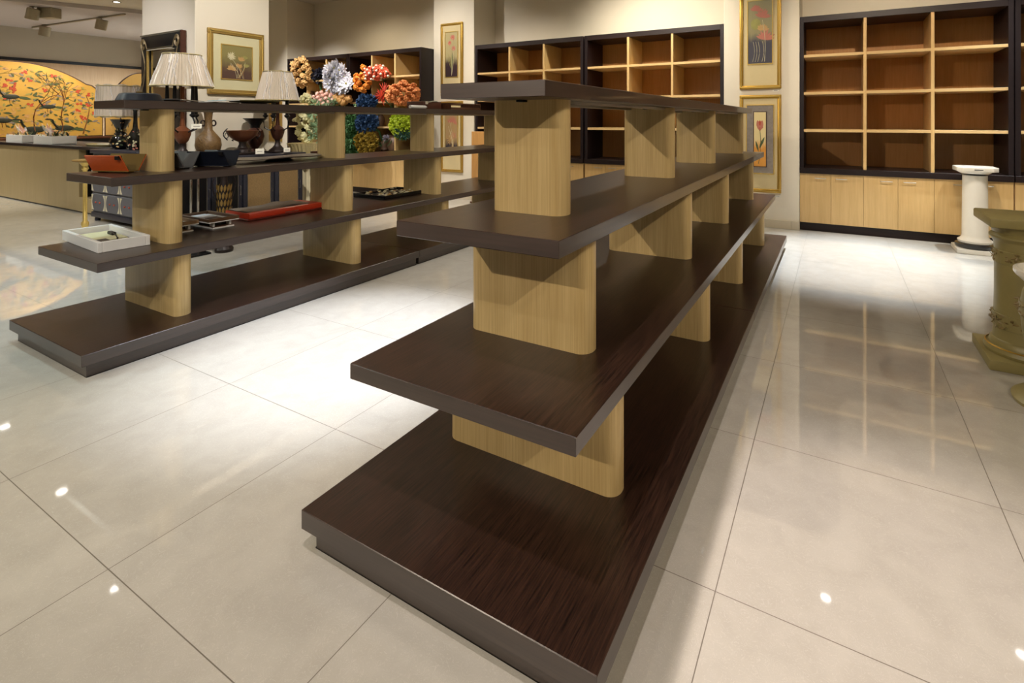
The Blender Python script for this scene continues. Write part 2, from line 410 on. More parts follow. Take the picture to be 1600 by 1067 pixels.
for nm, (x0, x1, y0, y1) in (('column_1', (-1.283, -.392, 7.0, YB)), ('column_2', (-6.22, -5.335, 7.0, YB)),
                             ('column_3', (-7.46, -6.265, 3.14, 4.0)), ('column_4', (-10.6, -9.885, 6.7, YB2))):
    struct(nm, MB().box(x0, x1, y0, y1, 0, CEIL, wall_m, .004))
for k, (x0, x1, y0, y1) in enumerate([(-1.283, -.392, 6.985, 7.0), (-6.22, -5.335, 6.985, 7.0), (-7.46, -6.265, 3.125, 3.14), (-6.265, -6.25, 3.14, 4.0), (-10.6, -9.885, 6.685, 6.7)]):
    mb = MB(); L_ = x1 - x0
    if L_ > .1:
        a = x0
        while a < x1 - .01:
            b_ = min(a + .4, x1); mb.box(a + .001, b_ - .001, y0, y1, 0, .105, skirt_m, .002); a = b_
    else: mb.box(x0, x1, y0, y1, 0, .105, skirt_m, .002)
    struct('trim_%d' % (k + 3), mb)

# ------------------------------------------------------------------ stepped display shelving
def rounded(x0, x1, y0, y1, r, n=6):
    pts = []
    for cx_, cy_, a0 in ((x1 - r, y1 - r, 0), (x0 + r, y1 - r, 90), (x0 + r, y0 + r, 180), (x1 - r, y0 + r, 270)):
        for k in range(n + 1):
            a = R(a0 + 90 * k / n); pts.append((cx_ + r * math.cos(a), cy_ + r * math.sin(a)))
    return pts
def gondola(cx_, y0, label, L=4.92):
    t = thing('display_shelf', (cx_, y0 + L / 2, 0), label, 'shelf')
    h = L / 2
    for s in (-1, 1):
        a, b_ = (-h, -.002) if s < 0 else (.002, h)
        base = MB().board(-.5, .5, a, b_, .07, .13, wenge_y, edge_m).build('base_board', t)
        pa, pb = (a + .03, b_ - .015) if s < 0 else (a + .015, b_ - .03)
        MB().board(-.47, .47, pa, pb, 0, .07, wenge_y, edge_m).build('plinth', base)
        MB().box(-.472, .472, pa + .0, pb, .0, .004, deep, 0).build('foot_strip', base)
    for (hw, z0, z1, ins) in ((.4, .516, .566, .1), (.3, .963, 1.013, .2), (.2, 1.41, 1.46, .3)):
        MB().board(-hw, hw, -h + ins, h - ins, z0, z1, wenge_y, edge_m).build('shelf_board', t)
    for (hw, z0, z1) in ((.345, .13, .516), (.245, .566, .963), (.148, 1.013, 1.41)):
        for yc in (-h + .557, -h + 1.89, h - 1.89, h - .557):
            MB().prism(rounded(-hw, hw, yc - .05, yc + .05, .045), z0, z1, oak).build('upright', t)
            MB().box(-.012, .012, yc - .085, yc - .045, z1 - .008, z1 - .0005, black_m, .001).build('bracket', t)
    for s in (-1, 1):
        MB().box(-.008, .008, (-h + .61), (h - .61), 1.398, 1.4095, steel, .001, M=Matrix.Translation((s * .1, 0, 0))).build('support_rail', t)
    return t
gondola(-.955, 1.033, 'long dark stepped display shelf on pale oak uprights, empty, nearest the camera')
gondola(-3.885, 1.16, 'long dark stepped display shelf holding trays, boxes and dishes, left of the empty one')

# ------------------------------------------------------------------ built-in bookcases
def bookcase(x0, y0, yb, label, handles=True, W=2.0, flip=False):
    """one unit: three columns by four rows above a dark slab and six doors"""
    t = thing('bookcase', (x0 + W / 2, y0, 0), label, 'bookcase', None)
    X = lambda v: v - W / 2
    D = yb - y0
    s = .045
    body = MB()
    body.box(X(0), X(s), 0, D, .76, 2.60, wenge_z).box(X(W - s), X(W), 0, D, .76, 2.60, wenge_z)
    body.box(X(s), X(W - s), 0, D, 2.53, 2.60, wenge_x)
    body.build('frame', t)
    MB().box(X(0), X(W), -.015, D, .70, .765, wenge_x).build('dark_ledge', t)
    MB().box(X(s), X(W - s), D - .03, D - .01, .765, 2.53, oak_back, 0).build('back_panel', t)
    cw = (W - 2 * s) / 3
    for k in (1, 2):
        xx = s + cw * k
        MB().box(X(xx - .016), X(xx + .016), .004, D - .03, .765, 2.53, oak_pale).build('divider', t)
    for zz in (1.216, 1.668, 2.12):
        for k in range(3):
            a = s + cw * k + (.016 if k else 0); b_ = s + cw * (k + 1) - (.016 if k < 2 else 0)
            MB().box(X(a), X(b_), .006, D - .03, zz - .016, zz + .016, oak_shelf).build('shelf_board', t)
    MB().box(X(0), X(W), .03, D, .10, .70, oak_pale, 0).build('cabinet_body', t)
    MB().box(X(0), X(W), .045, .08, 0, .10, wenge_x, 0).build('toe_kick', t)
    dw = W / 6
    for k in range(6):
        d = MB().box(X(dw * k + .0015), X(dw * (k + 1) - .0015), .008, .028, .103, .697, oak_pale, .001).build('door', t)
        if handles:
            hx = dw * (k + 1) - .11 if k % 2 == 0 else dw * k + .11
            MB().tube([(X(hx - .055), .007, .645), (X(hx - .055), -.018, .645), (X(hx + .055), -.018, .645), (X(hx + .055), .007, .645)], .0045, steel, 8).build('handle', d)
    return t
bookcase(-.39, 7.0, YB - .01, 'empty oak and dark wood bookcase right of the flower picture column, behind the white pedestal')
bookcase(1.62, 7.0, YB - .01, 'empty oak and dark wood bookcase cut off by the right edge of the picture')
bookcase(-3.285, 7.0, YB - .01, 'empty oak and dark wood bookcase touching the left side of the tall tulip picture column')
bookcase(-5.31, 7.0, YB - .01, 'empty oak and dark wood bookcase beside the column with the narrow red flower picture')
bookcase(-8.06, 6.7, YB2 - .01, 'dark framed bookcase behind the orange and coral flowers, right of the white poinsettias', W=1.83)
bookcase(-9.88, 6.7, YB2 - .01, 'dark framed bookcase behind the white poinsettias and tan roses', W=1.81)

# ------------------------------------------------------------------ pictures on the columns
def flower_shapes(mb, kind, W, Hh, y):
    """painted flower motif, laid on the canvas as thin paint; local x across, z up, facing -y"""
    def stem(x0, z0, x1, z1, m, r=.0025):
        pts = [(x0 + (x1 - x0) * t + .02 * math.sin(t * 3), y, z0 + (z1 - z0) * t) for t in [k / 8 for k in range(9)]]
        mb.tube(pts, r, m, 5)
    def fan(cx_, cz, r, n, m, w, a0=0, a1=360):
        for k in range(n):
            a = R(a0 + (a1 - a0) * k / n + rnd.uniform(-5, 5)); rr = r * rnd.uniform(.8, 1.1)
            mb.leaf((cx_, y, cz), (cx_ + rr * math.cos(a), y - .001, cz + rr * math.sin(a)), w, m, (0, -1, 0), .02)
    if kind == 'poppies':
        for (fx, fz, r) in ((-.035, .20, .042), (.03, .29, .05), (.045, .10, .045)):
            stem(fx, fz, .0, -Hh / 2 + .02, p_ivory); fan(fx, fz, r, 12, p_pink, .038); fan(fx, fz, r * .4, 5, p_red, .02)
        for k in range(6): mb.leaf((rnd.uniform(-.02, .02), y, -.25), (rnd.uniform(-.09, .09), y, rnd.uniform(-.1, .05)), .009, p_olive, (0, -1, 0), .02)
        mb.leaf((0, y, -.35), (.02, y, .05), .02, p_green, (0, -1, 0), .02)
    elif kind == 'grasses':
        fan(.02, .18, .13, 14, p_pink, .016, -20, 200)
        for k in range(12): stem(rnd.uniform(-.07, .07), rnd.uniform(-.05, .25), rnd.uniform(-.02, .04), -Hh / 2 + .02, p_ivory if k % 2 else p_tan, .002)
        fan(-.02, -.12, .09, 11, p_tan, .014); fan(.04, -.05, .07, 9, p_pink, .014)
    elif kind == 'lilies':
        mb.ball((-.05, y + .003, .1), .075, p_olive, 2, (1, .05, 1.2))
        for (fx, fz, r, m) in ((.03, .22, .11, p_pink), (.05, -.05, .13, p_pink), (-.05, .3, .08, p_pink), (.03, .05, .08, p_tan)):
            fan(fx, fz - r * .4, r, 8, m, .03, 10, 170)
        for fx in (-.08, -.05, -.02, .03): stem(fx, -.12, fx - .01, -Hh / 2 + .02, p_ivory, .002)
        stem(.03, .15, .05, -Hh / 2 + .02, p_ivory, .003)
    elif kind == 'tulip':
        for dx, m in ((-.018, p_pink), (.018, p_pink), (0, p_red)):
            mb.leaf((0, y, .10), (dx * 1.6, y - .001, .24), .05, m, (0, -1, 0), .02)
        fan(0, .14, .04, 6, p_pink, .03, 20, 160)
        stem(0, .12, -.02, -Hh / 2 + .03, p_green, .003)
        mb.leaf((-.01, y, -.12), (.055, y, .03), .03, p_green, (0, -1, 0), .02); mb.leaf((-.015, y, -.16), (-.05, y, -.02), .025, p_green, (0, -1, 0), .02)
    elif kind == 'meadow':
        fan(-.07, .07, .055, 14, p_ivory, .012); fan(-.07, -.09, .06, 10, p_tan, .02, 0, 180)
        for (a, b_, c_) in ((.04, .02, .06), (.09, .05, .05), (.02, -.06, .06), (.1, -.05, .05)):
            fan(a, b_, c_, 7, p_tan if c_ > .055 else p_olive, .016, 30, 150)
        for k in range(9): stem(rnd.uniform(-.08, .1), rnd.uniform(-.05, .06), rnd.uniform(-.02, .08), -Hh / 2 + .01, p_tan if k % 2 else p_ivory, .0018)
bg1 = grad_bg('canvas_poppies', (178, 164, 120), (62, 46, 50), .45)
bg2 = grad_bg('canvas_grasses', (176, 146, 104), (64, 60, 66), .35)
bg3 = grad_bg('canvas_lilies', (150, 140, 102), (74, 72, 80), .50)
bg4 = grad_bg('canvas_tulip', (224, 204, 150), (214, 150, 70), .50)
bg5 = grad_bg('canvas_meadow', (140, 130, 82), (88, 66, 58), .40, .5)
def picture(cx_, cy_, z0, z1, W, win, kind, bg, label, rz=0, mat=matboard, fm=gold, fw=.045, inner=None, cat='picture', fd=.03):
    Hh = z1 - z0; zc = (z0 + z1) / 2
    t = thing('framed_picture', (cx_, cy_, zc), label, cat, None, rz)
    fr = MB()
    for (x0, x1, a, b_) in ((-W / 2, W / 2, Hh / 2 - fw, Hh / 2), (-W / 2, W / 2, -Hh / 2, -Hh / 2 + fw), (-W / 2, -W / 2 + fw, -Hh / 2 + fw, Hh / 2 - fw), (W / 2 - fw, W / 2, -Hh / 2 + fw, Hh / 2 - fw)):
        fr.box(x0, x1, -fd, 0, a, b_, fm, .008, 3)
    for (x0, x1, a, b_) in ((-W / 2 + fw * .25, W / 2 - fw * .25, Hh / 2 - fw * .55, Hh / 2 - fw * .3), (-W / 2 + fw * .25, W / 2 - fw * .25, -Hh / 2 + fw * .3, -Hh / 2 + fw * .55)):
        fr.box(x0, x1, -fd - .006, -fd + .002, a, b_, gold_pale, .002)
    for s in (-1, 1): fr.box(min(s * (W / 2 - fw * .55), s * (W / 2 - fw * .3)), max(s * (W / 2 - fw * .55), s * (W / 2 - fw * .3)), -fd - .006, -fd + .002, -Hh / 2 + fw * .3, Hh / 2 - fw * .3, gold_pale, .002)
    fr.build('frame', t)
    MB().box(-W / 2 + fw * .8, W / 2 - fw * .8, -fd + .012, -.002, -Hh / 2 + fw * .8, Hh / 2 - fw * .8, mat, 0).build('mount', t)
    wx, wz0, wz1 = win  # half width of the window, z range relative to centre
    fl = MB(); e = .012
    for (x0, x1, a, b_) in ((-wx - e, wx + e, wz1, wz1 + e), (-wx - e, wx + e, wz0 - e, wz0), (-wx - e, -wx, wz0, wz1), (wx, wx + e, wz0, wz1)):
        fl.box(x0, x1, -fd + .002, -fd + .014, a, b_, gold_pale, .002)
    fl.build('fillet', t)
    ih = wz1 - wz0
    zc2 = (wz0 + wz1) / 2
    if inner:
        MB().box(-wx, wx, -fd + .006, -fd + .013, wz0, wz1, inner, 0).build('inner_mount', t)
        cwx, ch = wx * .45, ih * .80
        rim = MB().box(-cwx - .01, cwx + .01, -fd + .001, -fd + .007, zc2 - ch / 2 - .01, zc2 + ch / 2 + .01, p_umber, .001).build('inner_border', t)
        MB().box(-cwx, cwx, -.003, 0, -ch / 2, ch / 2, bg, 0).build('canvas', t, loc=(0, -fd + .001, zc2))
        f = MB(); flower_shapes(f, kind, cwx * 2, ch, 0); f.build('painted_flowers', t, loc=(0, -fd - .003, zc2), smooth=False)
    else:
        MB().box(-wx, wx, -.003, 0, -ih / 2, ih / 2, bg, 0).build('canvas', t, loc=(0, -fd + .010, zc2))
        f = MB(); flower_shapes(f, kind, wx * 2, ih, 0); f.build('painted_flowers', t, loc=(0, -fd + .006, zc2), smooth=False)
    return t
picture(-5.80, 6.998, 1.76, 3.02, .48, (.13, -.30, .47), 'poppies', bg1, 'narrow gold framed picture of three red poppies, upper one on its column')
picture(-5.80, 6.998, .45, 1.67, .48, (.13, -.28, .42), 'grasses', bg2, 'narrow gold framed picture of brown grasses and a pink bloom, below the red poppies')
picture(-.84, 6.998, 1.735, 3.10, .49, (.14, -.36, .43), 'lilies', bg3, 'gold framed picture of coral leaves and pale stems at top of right hand column')
picture(-.84, 6.998, .436, 1.66, .49, (.155, -.37, .48), 'tulip', bg4, 'gold framed picture of a single red tulip in a grey mount on right hand column', inner=p_grey)
picture(-6.263, 3.59, 1.64, 2.40, .66, (.175, -.19, .20), 'meadow', bg5, 'nearly square gold framed picture of wild flowers hanging above the copper bowl', rz=R(90), mat=matcream, fm=gold_dull, fw=.06)

def card(loc, w, h, rz, label):
    t = thing('price_card', loc, label, 'price tag', None, rz)
    MB().box(-w / 2, w / 2, -.004, 0, -h / 2, h / 2, paper, .001).box(-w * .3, w * .3, -.0046, -.004, -.003, .003, p_grey, 0).build('card', t)
card((-.66, 6.997, 1.712), .07, .028, 0, 'small white price card under the corner of coral leaf picture')
card((-.64, 6.997, .40), .07, .028, 0, 'small white price card under the corner of single tulip picture')
card((-6.262, 3.43, 1.57), .09, .05, R(90), 'small white price card on the wall under the square wild flower picture')

# ------------------------------------------------------------------ ornate mirror on the left face of the column
bronze_thin = plain('bronze_wire', (136, 118, 86), .4, .5, .2)
def ornate_mirror():
    W, z0, z1 = .94, 1.0, 2.36
    Hh = z1 - z0
    t = thing('wall_mirror', (-6.92, 3.138, (z0 + z1) / 2), 'tall mirror in a black and bronze frame with corner scrolls, behind the lamp', 'mirror')
    f = MB(); fw = .17
    for (x0, x1, a, b_) in ((-W / 2, W / 2, Hh / 2 - fw, Hh / 2), (-W / 2, W / 2, -Hh / 2, -Hh / 2 + fw), (-W / 2, -W / 2 + fw, -Hh / 2 + fw, Hh / 2 - fw), (W / 2 - fw, W / 2, -Hh / 2 + fw, Hh / 2 - fw)):
        f.box(x0, x1, -.04, 0, a, b_, deep, .01, 2)
    f.build('frame', t)
    e = MB()
    e.box(W / 2 - .025, W / 2 + .01, -.055, -.0, -Hh / 2, Hh / 2, bronze, .006).box(-W / 2, W / 2, -.05, -.03, Hh / 2 - .015, Hh / 2 + .004, steel, .002)
    e.box(-W / 2 + fw - .02, -W / 2 + fw + .01, -.05, -.03, -Hh / 2 + fw, Hh / 2 - fw, gold_dull, .003)
    e.build('gilt_edge', t)
    MB().box(-W / 2 + fw, W / 2 - fw, -.062, -.03, Hh / 2 - fw - .02, Hh / 2 - fw + .01, chrome, .006).build('inner_rail', t)
    MB().box(-W / 2 + fw, W / 2 - fw, -.02, -.01, -Hh / 2 + fw, Hh / 2 - fw, mirror_m, 0).build('mirror_glass', t)
    for sx in (-1, 1):
        s = MB()
        for q in range(3):
            r0 = .05 - .012 * q
            pts = [(sx * (W / 2 - .085 + r0 * math.cos(a)), -.055, Hh / 2 - .11 + r0 * math.sin(a) * 1.3) for a in [k / 12 * 2 * PI for k in range(13)]]
            s.tube(pts, .006, bronze_thin, 6)
        s.tube([(sx * (W / 2 - .12 - .06 * t), -.055, Hh / 2 - .07 - .02 * t - .1 * t * t) for t in [k / 8 for k in range(9)]], .006, bronze_thin, 6)
        for q in range(2):
            s.tube([(sx * (W / 2 - .06 - .07 * math.sin(t * PI * (1 + .3 * q))), -.055, Hh / 2 - .17 - .5 * t) for t in [k / 12 for k in range(13)]], .0045, bronze_thin, 6)
        s.build('scroll_ornament', t)
ornate_mirror()

# ------------------------------------------------------------------ cabinets near the mirror column
def chest():
    t = thing('painted_chest', (-8.13, 3.10, 0), 'grey painted chest of drawers with ivory inlay behind the left end of the shelving', 'chest of drawers')
    w, d = .62, .42
    MB().box(-w, w, .02, d, .10, .90, chest_g, .006).build('body', t)
    MB().box(-w - .02, w + .02, -.01, d, .90, .955, chest_d, .008, 2).build('top', t)
    MB().box(-w - .01, w + .01, 0, d, .05, .12, chest_d, .01, 2).build('base_moulding', t)
    for sx in (-1, 1):
        for y in (.05, d - .06): MB().lathe([(.03, 0), (.035, .02), (.025, .05)], chest_d, (sx * (w - .06), y, 0), 12).build('foot', t)
    for r_ in range(3):
        for c_ in range(3):
            x0 = -w + .02 + c_ * (2 * w - .04) / 3; x1 = x0 + (2 * w - .04) / 3 - .015; z0 = .14 + r_ * .25; z1 = z0 + .23
            dr = MB().box(x0, x1, .0, .02, z0, z1, chest_g, .004).build('drawer', t)
            for s in (-1, 1):
                o = MB()
                xe = x1 if s > 0 else x0; zc = (z0 + z1) / 2
                pts = [(xe - s * (.012 + .045 * (abs(u) ** 2)), zc + u * .10) for u in [k / 6 - 1 for k in range(13)]]
                poly = [(xe - s * .004, zc - .10)] + pts + [(xe - s * .004, zc + .10)]
                o.prism([(a, b_) for a, b_ in poly], 0, .004, ivory, Matrix.Rotation(R(90), 4, 'X'))
                o.build('ivory_inlay', dr, smooth=False)
            MB().ball(((x0 + x1) / 2 + .06, -.008, (z0 + z1) / 2), .012, p_red, 1).ball(((x0 + x1) / 2 - .06, -.008, (z0 + z1) / 2), .012, p_red, 1).build('painted_buds', dr)
chest()
def cabinet():
    # faces the aisle (+x); local y runs along the front
    t = thing('crackle_cabinet', (-5.96, 3.45, 0), 'dark grey cabinet with brown crackled door panels under the urns, along the square picture wall', 'cabinet')
    y0, y1, top = -.78, .66, .95
    MB().box(-.24, .20, y0, y1, .10, top - .04, chest_d, .006).build('body', t)
    MB().box(-.26, .24, y0 - .02, y1 + .02, top - .04, top, chest_d, .008, 2).build('top', t)
    for x in (-.18, .17):
        for y in (y0 + .05, -.05, y1 - .05): MB().lathe([(.022, 0), (.032, .03), (.02, .06), (.035, .10)], dark_br, (x, y, 0), 12).build('foot', t)
    n = 0
    for (a, b_, m) in ((y0 + .03, -.42, deep), (-.41, -.10, deep), (-.08, .27, crackle), (.29, .62, crackle)):
        d = MB().box(.20, .222, a, b_, .13, top - .06, chest_d, .003).build('door', t)
        MB().box(.222, .228, a + .045, b_ - .045, .18, top - .11, m, .002).build('door_panel', d)
        rim = MB()
        for (p, q) in ((a + .04, a + .046), (b_ - .046, b_ - .04)): rim.box(.222, .231, p, q, .175, top - .105, steel, .001)
        rim.build('panel_rim', d)
        MB().tube([(.225, b_ - .02, .52), (.24, b_ - .02, .52), (.24, b_ - .02, .62), (.225, b_ - .02, .62)], .004, steel, 6).build('handle', d)
cabinet()
def rod_stand():
    t = thing('chrome_rod_stand', (-5.55, 2.78, 0), 'pair of upright chrome rods on a black foot in front of the black doors', 'stand')
    MB().box(-.06, .06, -.12, .12, 0, .02, black_m, .004).build('base', t)
    for y in (-.035, .03):
        MB().tube([(0, y, .02), (0, y, .90)], .011, chrome, 12).build('rod', t)
    MB().box(-.03, .03, -.08, .08, .90, .915, black_m, .003).build('cap', t)
rod_stand()
def floor_vase(x, y, label, h, prof, leafm, m=dark_br):
    t = thing('tall_floor_vase', (x, y, 0), label, 'vase')
    MB().lathe(prof, m, seg=28).build('body', t)
    lf = MB()
    for row in range(7):
        z = .16 + row * .075
        for k in range(14):
            a = 2 * PI * (k + .5 * (row % 2)) / 14; r = .062
            lf.leaf((r * math.cos(a), r * math.sin(a), z), ((r + .012) * math.cos(a + .1), (r + .012) * math.sin(a + .1), z + .08), .024, leafm, (math.cos(a), math.sin(a), 0), .05)
    lf.build('leaf_relief', t, smooth=False)
    hd = MB()
    for s in (-1, 1): hd.tube([(s * .02, s * (.05 + .05 * math.sin(u * PI)), h * .55 + .38 * h * u) for u in [k / 12 for k in range(13)]], .006, m, 6)
    hd.build('side_scroll', t)
floor_vase(-5.48, 3.02, 'slim dark floor vase with gold leaf relief standing before the grey cabinet', .92,
           [(.08, 0), (.085, .03), (.05, .08), (.06, .2), (.064, .5), (.05, .62), (.03, .72), (.028, .8), (.06, .9), (.062, .92), (.05, .92), (.02, .82)], gold_leaf)
floor_vase(-5.72, 4.30, 'curved bronze floor vase at the far end of the grey cabinet', .95,
           [(.09, 0), (.095, .03), (.05, .09), (.09, .25), (.10, .4), (.075, .55), (.04, .75), (.05, .85), (.09, .93), (.095, .95), (.08, .95), (.03, .8)], gold_leaf, bronze)

def counter():
    t = thing('sales_counter', (-11.6, 3.28, 0), 'long beige counter with a dark top at the far left', 'counter')
    MB().box(-2.0, -.02, 0, .75, .02, .92, counter_w, .002).build('front_panel', t)
    MB().box(-.02, 1.94, 0, .75, .02, .92, counter_w, .002).build('front_panel', t)
    MB().box(1.94, 2.0, .08, .75, .22, .92, deep, .002).box(2.0, 2.55, .55, .75, .22, .92, deep, .002).box(2.30, 2.36, .1, .55, .24, .92, counter_w, .002).build('niche', t)
    MB().box(1.94, 2.65, 0, .75, .02, .22, counter_w, .002).build('niche_base', t)
    MB().box(-2.0, 3.0, -.03, .80, .92, .965, wenge_x, .003).build('top', t)
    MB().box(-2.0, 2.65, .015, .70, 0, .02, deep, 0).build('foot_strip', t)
counter()
def gilt_pole():
    t = thing('gilt_pedestal_table', (-7.35, 2.55, 0), 'slender gilt turned column stand with small round top, left of the grey chest', 'stand')
    MB().lathe([(.11, 0), (.11, .02), (.06, .04), (.03, .07), (.028, .16), (.034, .17), (.034, .2), (.02, .22), (.02, .78), (.034, .80), (.026, .83), (.05, .87), (.03, .875)], gold_pale, seg=24).build('column', t)
    MB().lathe([(.02, .865), (.10, .88), (.115, .89), (.115, .9), (.10, .905)], gold_leaf, seg=28).build('top', t)
gilt_pole()

t = thing('gold_relief_panel', (-10.27, 6.698, 1.62), 'tall gold embossed panel on the narrow column behind the wrapped lamp shade', 'wall panel')
MB().box(-.235, .235, -.03, 0, -.72, .76, gold_dull, .006).build('frame', t)
MB().box(-.20, .20, -.034, -.028, -.68, .72, gold_leaf, .001).build('ground', t)
f = MB()
for k in range(60):
    a, b_ = rnd.uniform(-.17, .17), rnd.uniform(-.6, .66); f.leaf((a, -.034, b_), (a + rnd.uniform(-.08, .08), -.038, b_ + rnd.uniform(.0, .14)), .035, gold_pale, (0, -1, 0), .1)
f.build('leaf_relief', t, smooth=False)

# ------------------------------------------------------------------ gold painted screens and the counter display at the far left
def arch(yc, half, zp, zb, n=30, drop=.5):
    pts = [(yc - half, zb)]
    for k in range(n + 1):
        u = -1 + 2 * k / n
        z = zp - drop * (abs(u) ** 2.2)
        if .86 < abs(u) < .95: z += .05
        pts.append((yc + u * half, z))
    pts.append((yc + half, zb)); return pts
def screen(yc, half, zp, label, ground, painted, drop):
    t = thing('gold_painted_screen', (-14.0, yc, 1.0), label, 'screen')
    M = Matrix(((0, 0, 1, 0), (1, 0, 0, 0), (0, 1, 0, 0), (0, 0, 0, 1)))
    MB().prism([(a - yc, b_ - 1.0) for a, b_ in arch(yc, half, zp, 1.0, drop=drop)], -.03, .0, p_umber, M).build('frame_edge', t, smooth=False)
    pts = [(a * .985, b_ - 1.02 if b_ > 1.1 else .02) for a, b_ in [(p[0] - yc, p[1]) for p in arch(yc, half, zp, 1.0, drop=drop)]]
    MB().prism(pts, .0, .012, ground, M).build('gold_panel', t, smooth=False)
    if not painted: return t
    top = lambda y: zp - 1.0 - drop * (abs(y / half) ** 2.2) - .12
    X_ = .016
    br = MB()
    def branch(y, z, a, L, r, d):
        pts = [(X_, y, z)]; aa = a
        for k in range(6):
            aa += rnd.uniform(-.35, .35); y += math.cos(aa) * L / 6; z += math.sin(aa) * L / 6
            if z > top(y) or abs(y) > half - .06: break
            pts.append((X_, y, z))
        if len(pts) > 2: br.tube(pts, r, p_brown if r > .006 else p_green, 5, r * .5)
        if d > 0 and len(pts) > 3:
            for q in range(3):
                p = rnd.choice(pts[2:]); branch(p[1], p[2], a + rnd.uniform(-1.1, 1.1), L * .62, r * .6, d - 1)
        return pts
    for y0 in (-.9, -.35, .35, .75, 1.1): branch(y0, .06, R(90) + rnd.uniform(-.3, .3), 1.0, .012, 3)
    br.build('painted_branches', t)
    lv = MB()
    for k in range(760):
        y = rnd.uniform(-half + .08, half - .1); z = rnd.uniform(.05, 1.4)
        if z > top(y): continue
        a = rnd.uniform(0, 6.28); L = rnd.uniform(.05, .13)
        lv.leaf((X_, y, z), (X_ + .002, y + L * math.cos(a), z + L * .6 * math.sin(a)), L * .35, rnd.choice((p_green, p_green, p_olive, p_tan, p_grey)), (1, 0, 0), .02)
    lv.build('painted_leaves', t, smooth=False)
    fl = MB()
    for k in range(34):
        y = rnd.uniform(-half + .15, half - .15); z = rnd.uniform(.15, 1.3)
        if z > top(y): continue
        for q in range(5):
            a = rnd.uniform(0, 6.28); fl.leaf((X_ + .002, y, z), (X_ + .003, y + .06 * math.cos(a), z + .045 * math.sin(a)), .035, p_red, (1, 0, 0), .02)
    fl.build('painted_blossoms', t, smooth=False)
    bd = MB()
    for (y, z, s) in ((-1.1, .38, 1), (-.55, .2, 1.1), (-.1, .34, 1), (.35, .16, 1.3), (.8, .18, 1.2), (-.75, .85, .9), (0, .8, 1), (.55, .62, .9)):
        bd.ball((X_, y, z), .10 * s, p_dark, 2, (.06, 1.3, .5))
        bd.leaf((X_, y + .08 * s, z), (X_, y + .30 * s, z - .04 * s), .06 * s, p_green, (1, 0, 0), .02)
        bd.tube([(X_, y - .09 * s, z + .01), (X_, y - .14 * s, z + .08 * s), (X_, y - .16 * s, z + .15 * s)], .014 * s, p_dark, 6)
        bd.leaf((X_, y - .15 * s, z + .15 * s), (X_, y - .26 * s, z + .155 * s), .03 * s, p_dark, (1, 0, 0), .02)
        for q in (-.02, .03): bd.tube([(X_, y + q, z - .04 * s), (X_, y + q + .01, z - .13 * s)], .004, p_brown, 4)
    bd.build('painted_birds', t)
    return t
# sideboard the screens stand on
t = thing('low_sideboard', (-14.05, 4.3, 0), 'long dark sideboard carrying the gold screens behind the counter', 'sideboard')
MB().box(-.22, .28, -2.6, 2.6, .04, .96, deep, .006).build('body', t)
MB().box(-.25, .31, -2.62, 2.62, .96, 1.0, brown_w, .006).build('top', t)
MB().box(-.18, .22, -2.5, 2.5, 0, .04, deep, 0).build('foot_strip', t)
screen(3.72, 1.45, 2.5, 'large arched gold screen painted with birds, branches and red blossoms', goldpaint, True, .62)
screen(5.90, .70, 2.44, 'smaller arched plain gold screen partly behind the mirror column', goldpaint2, False, .75)

def gift_tray(x, y, label, w, seed):
    t = thing('white_gift_box', (x, y, .965), label, 'box')
    r = random.Random(seed)
    b = MB()
    for (x0, x1, y0, y1) in ((-w, w, -.15, -.14), (-w, w, .14, .15), (-w, -w + .01, -.14, .14), (w - .01, w, -.14, .14)):
        b.box(x0, x1, y0, y1, 0, .13, white_m, .002)
    b.box(-w, w, -.14, .14, 0, .01, white_m, 0)
    b.build('box_body', t)
    g = MB()
    for k in range(70):
        a = r.uniform(-w + .05, w - .1); c_ = r.uniform(-.1, .1)
        g.leaf((a, c_, .08), (a + r.uniform(-.1, .1), c_ + r.uniform(-.06, .06), .13 + r.uniform(.0, .08)), .03, r.choice((p_green, p_dark, p_ivory, p_tan)))
    g.build('dried_greenery', t, smooth=False)
    s = MB()
    for k in range(9):
        s.leaf((-w + .1 + .03 * k, 0, .1), (-w - .05 + .035 * k, r.uniform(-.06, .06), .34 - .012 * k), .035, wrap_m)
        s.tube([(-w + .1 + .03 * k, 0, .1), (-w - .02 + .035 * k, .02, .30 - .012 * k)], .003, p_pink, 4)
    s.build('wrapped_stems', t, smooth=False)
gift_tray(-12.15, 3.42, 'white box of dried greenery in clear wrap, further left on the counter', .36, 3)
gift_tray(-10.95, 3.42, 'white box of dried greenery and a folded lid, right one on the counter', .36, 5)
t = thing('woven_tray', (-9.35, 3.5, .965), 'flat pale woven tray lying at the right end of the counter', 'tray')
MB().lathe([(.0, 0), (.30, .0), (.34, .03), (.33, .035), (.29, .012), (0, .01)], basket_m, seg=40, sx=1.3, sy=.6).build('tray', t)
MB().box(-.2, .35, -.05, .1, .02, .032, white_m, .002).build('papers', t)

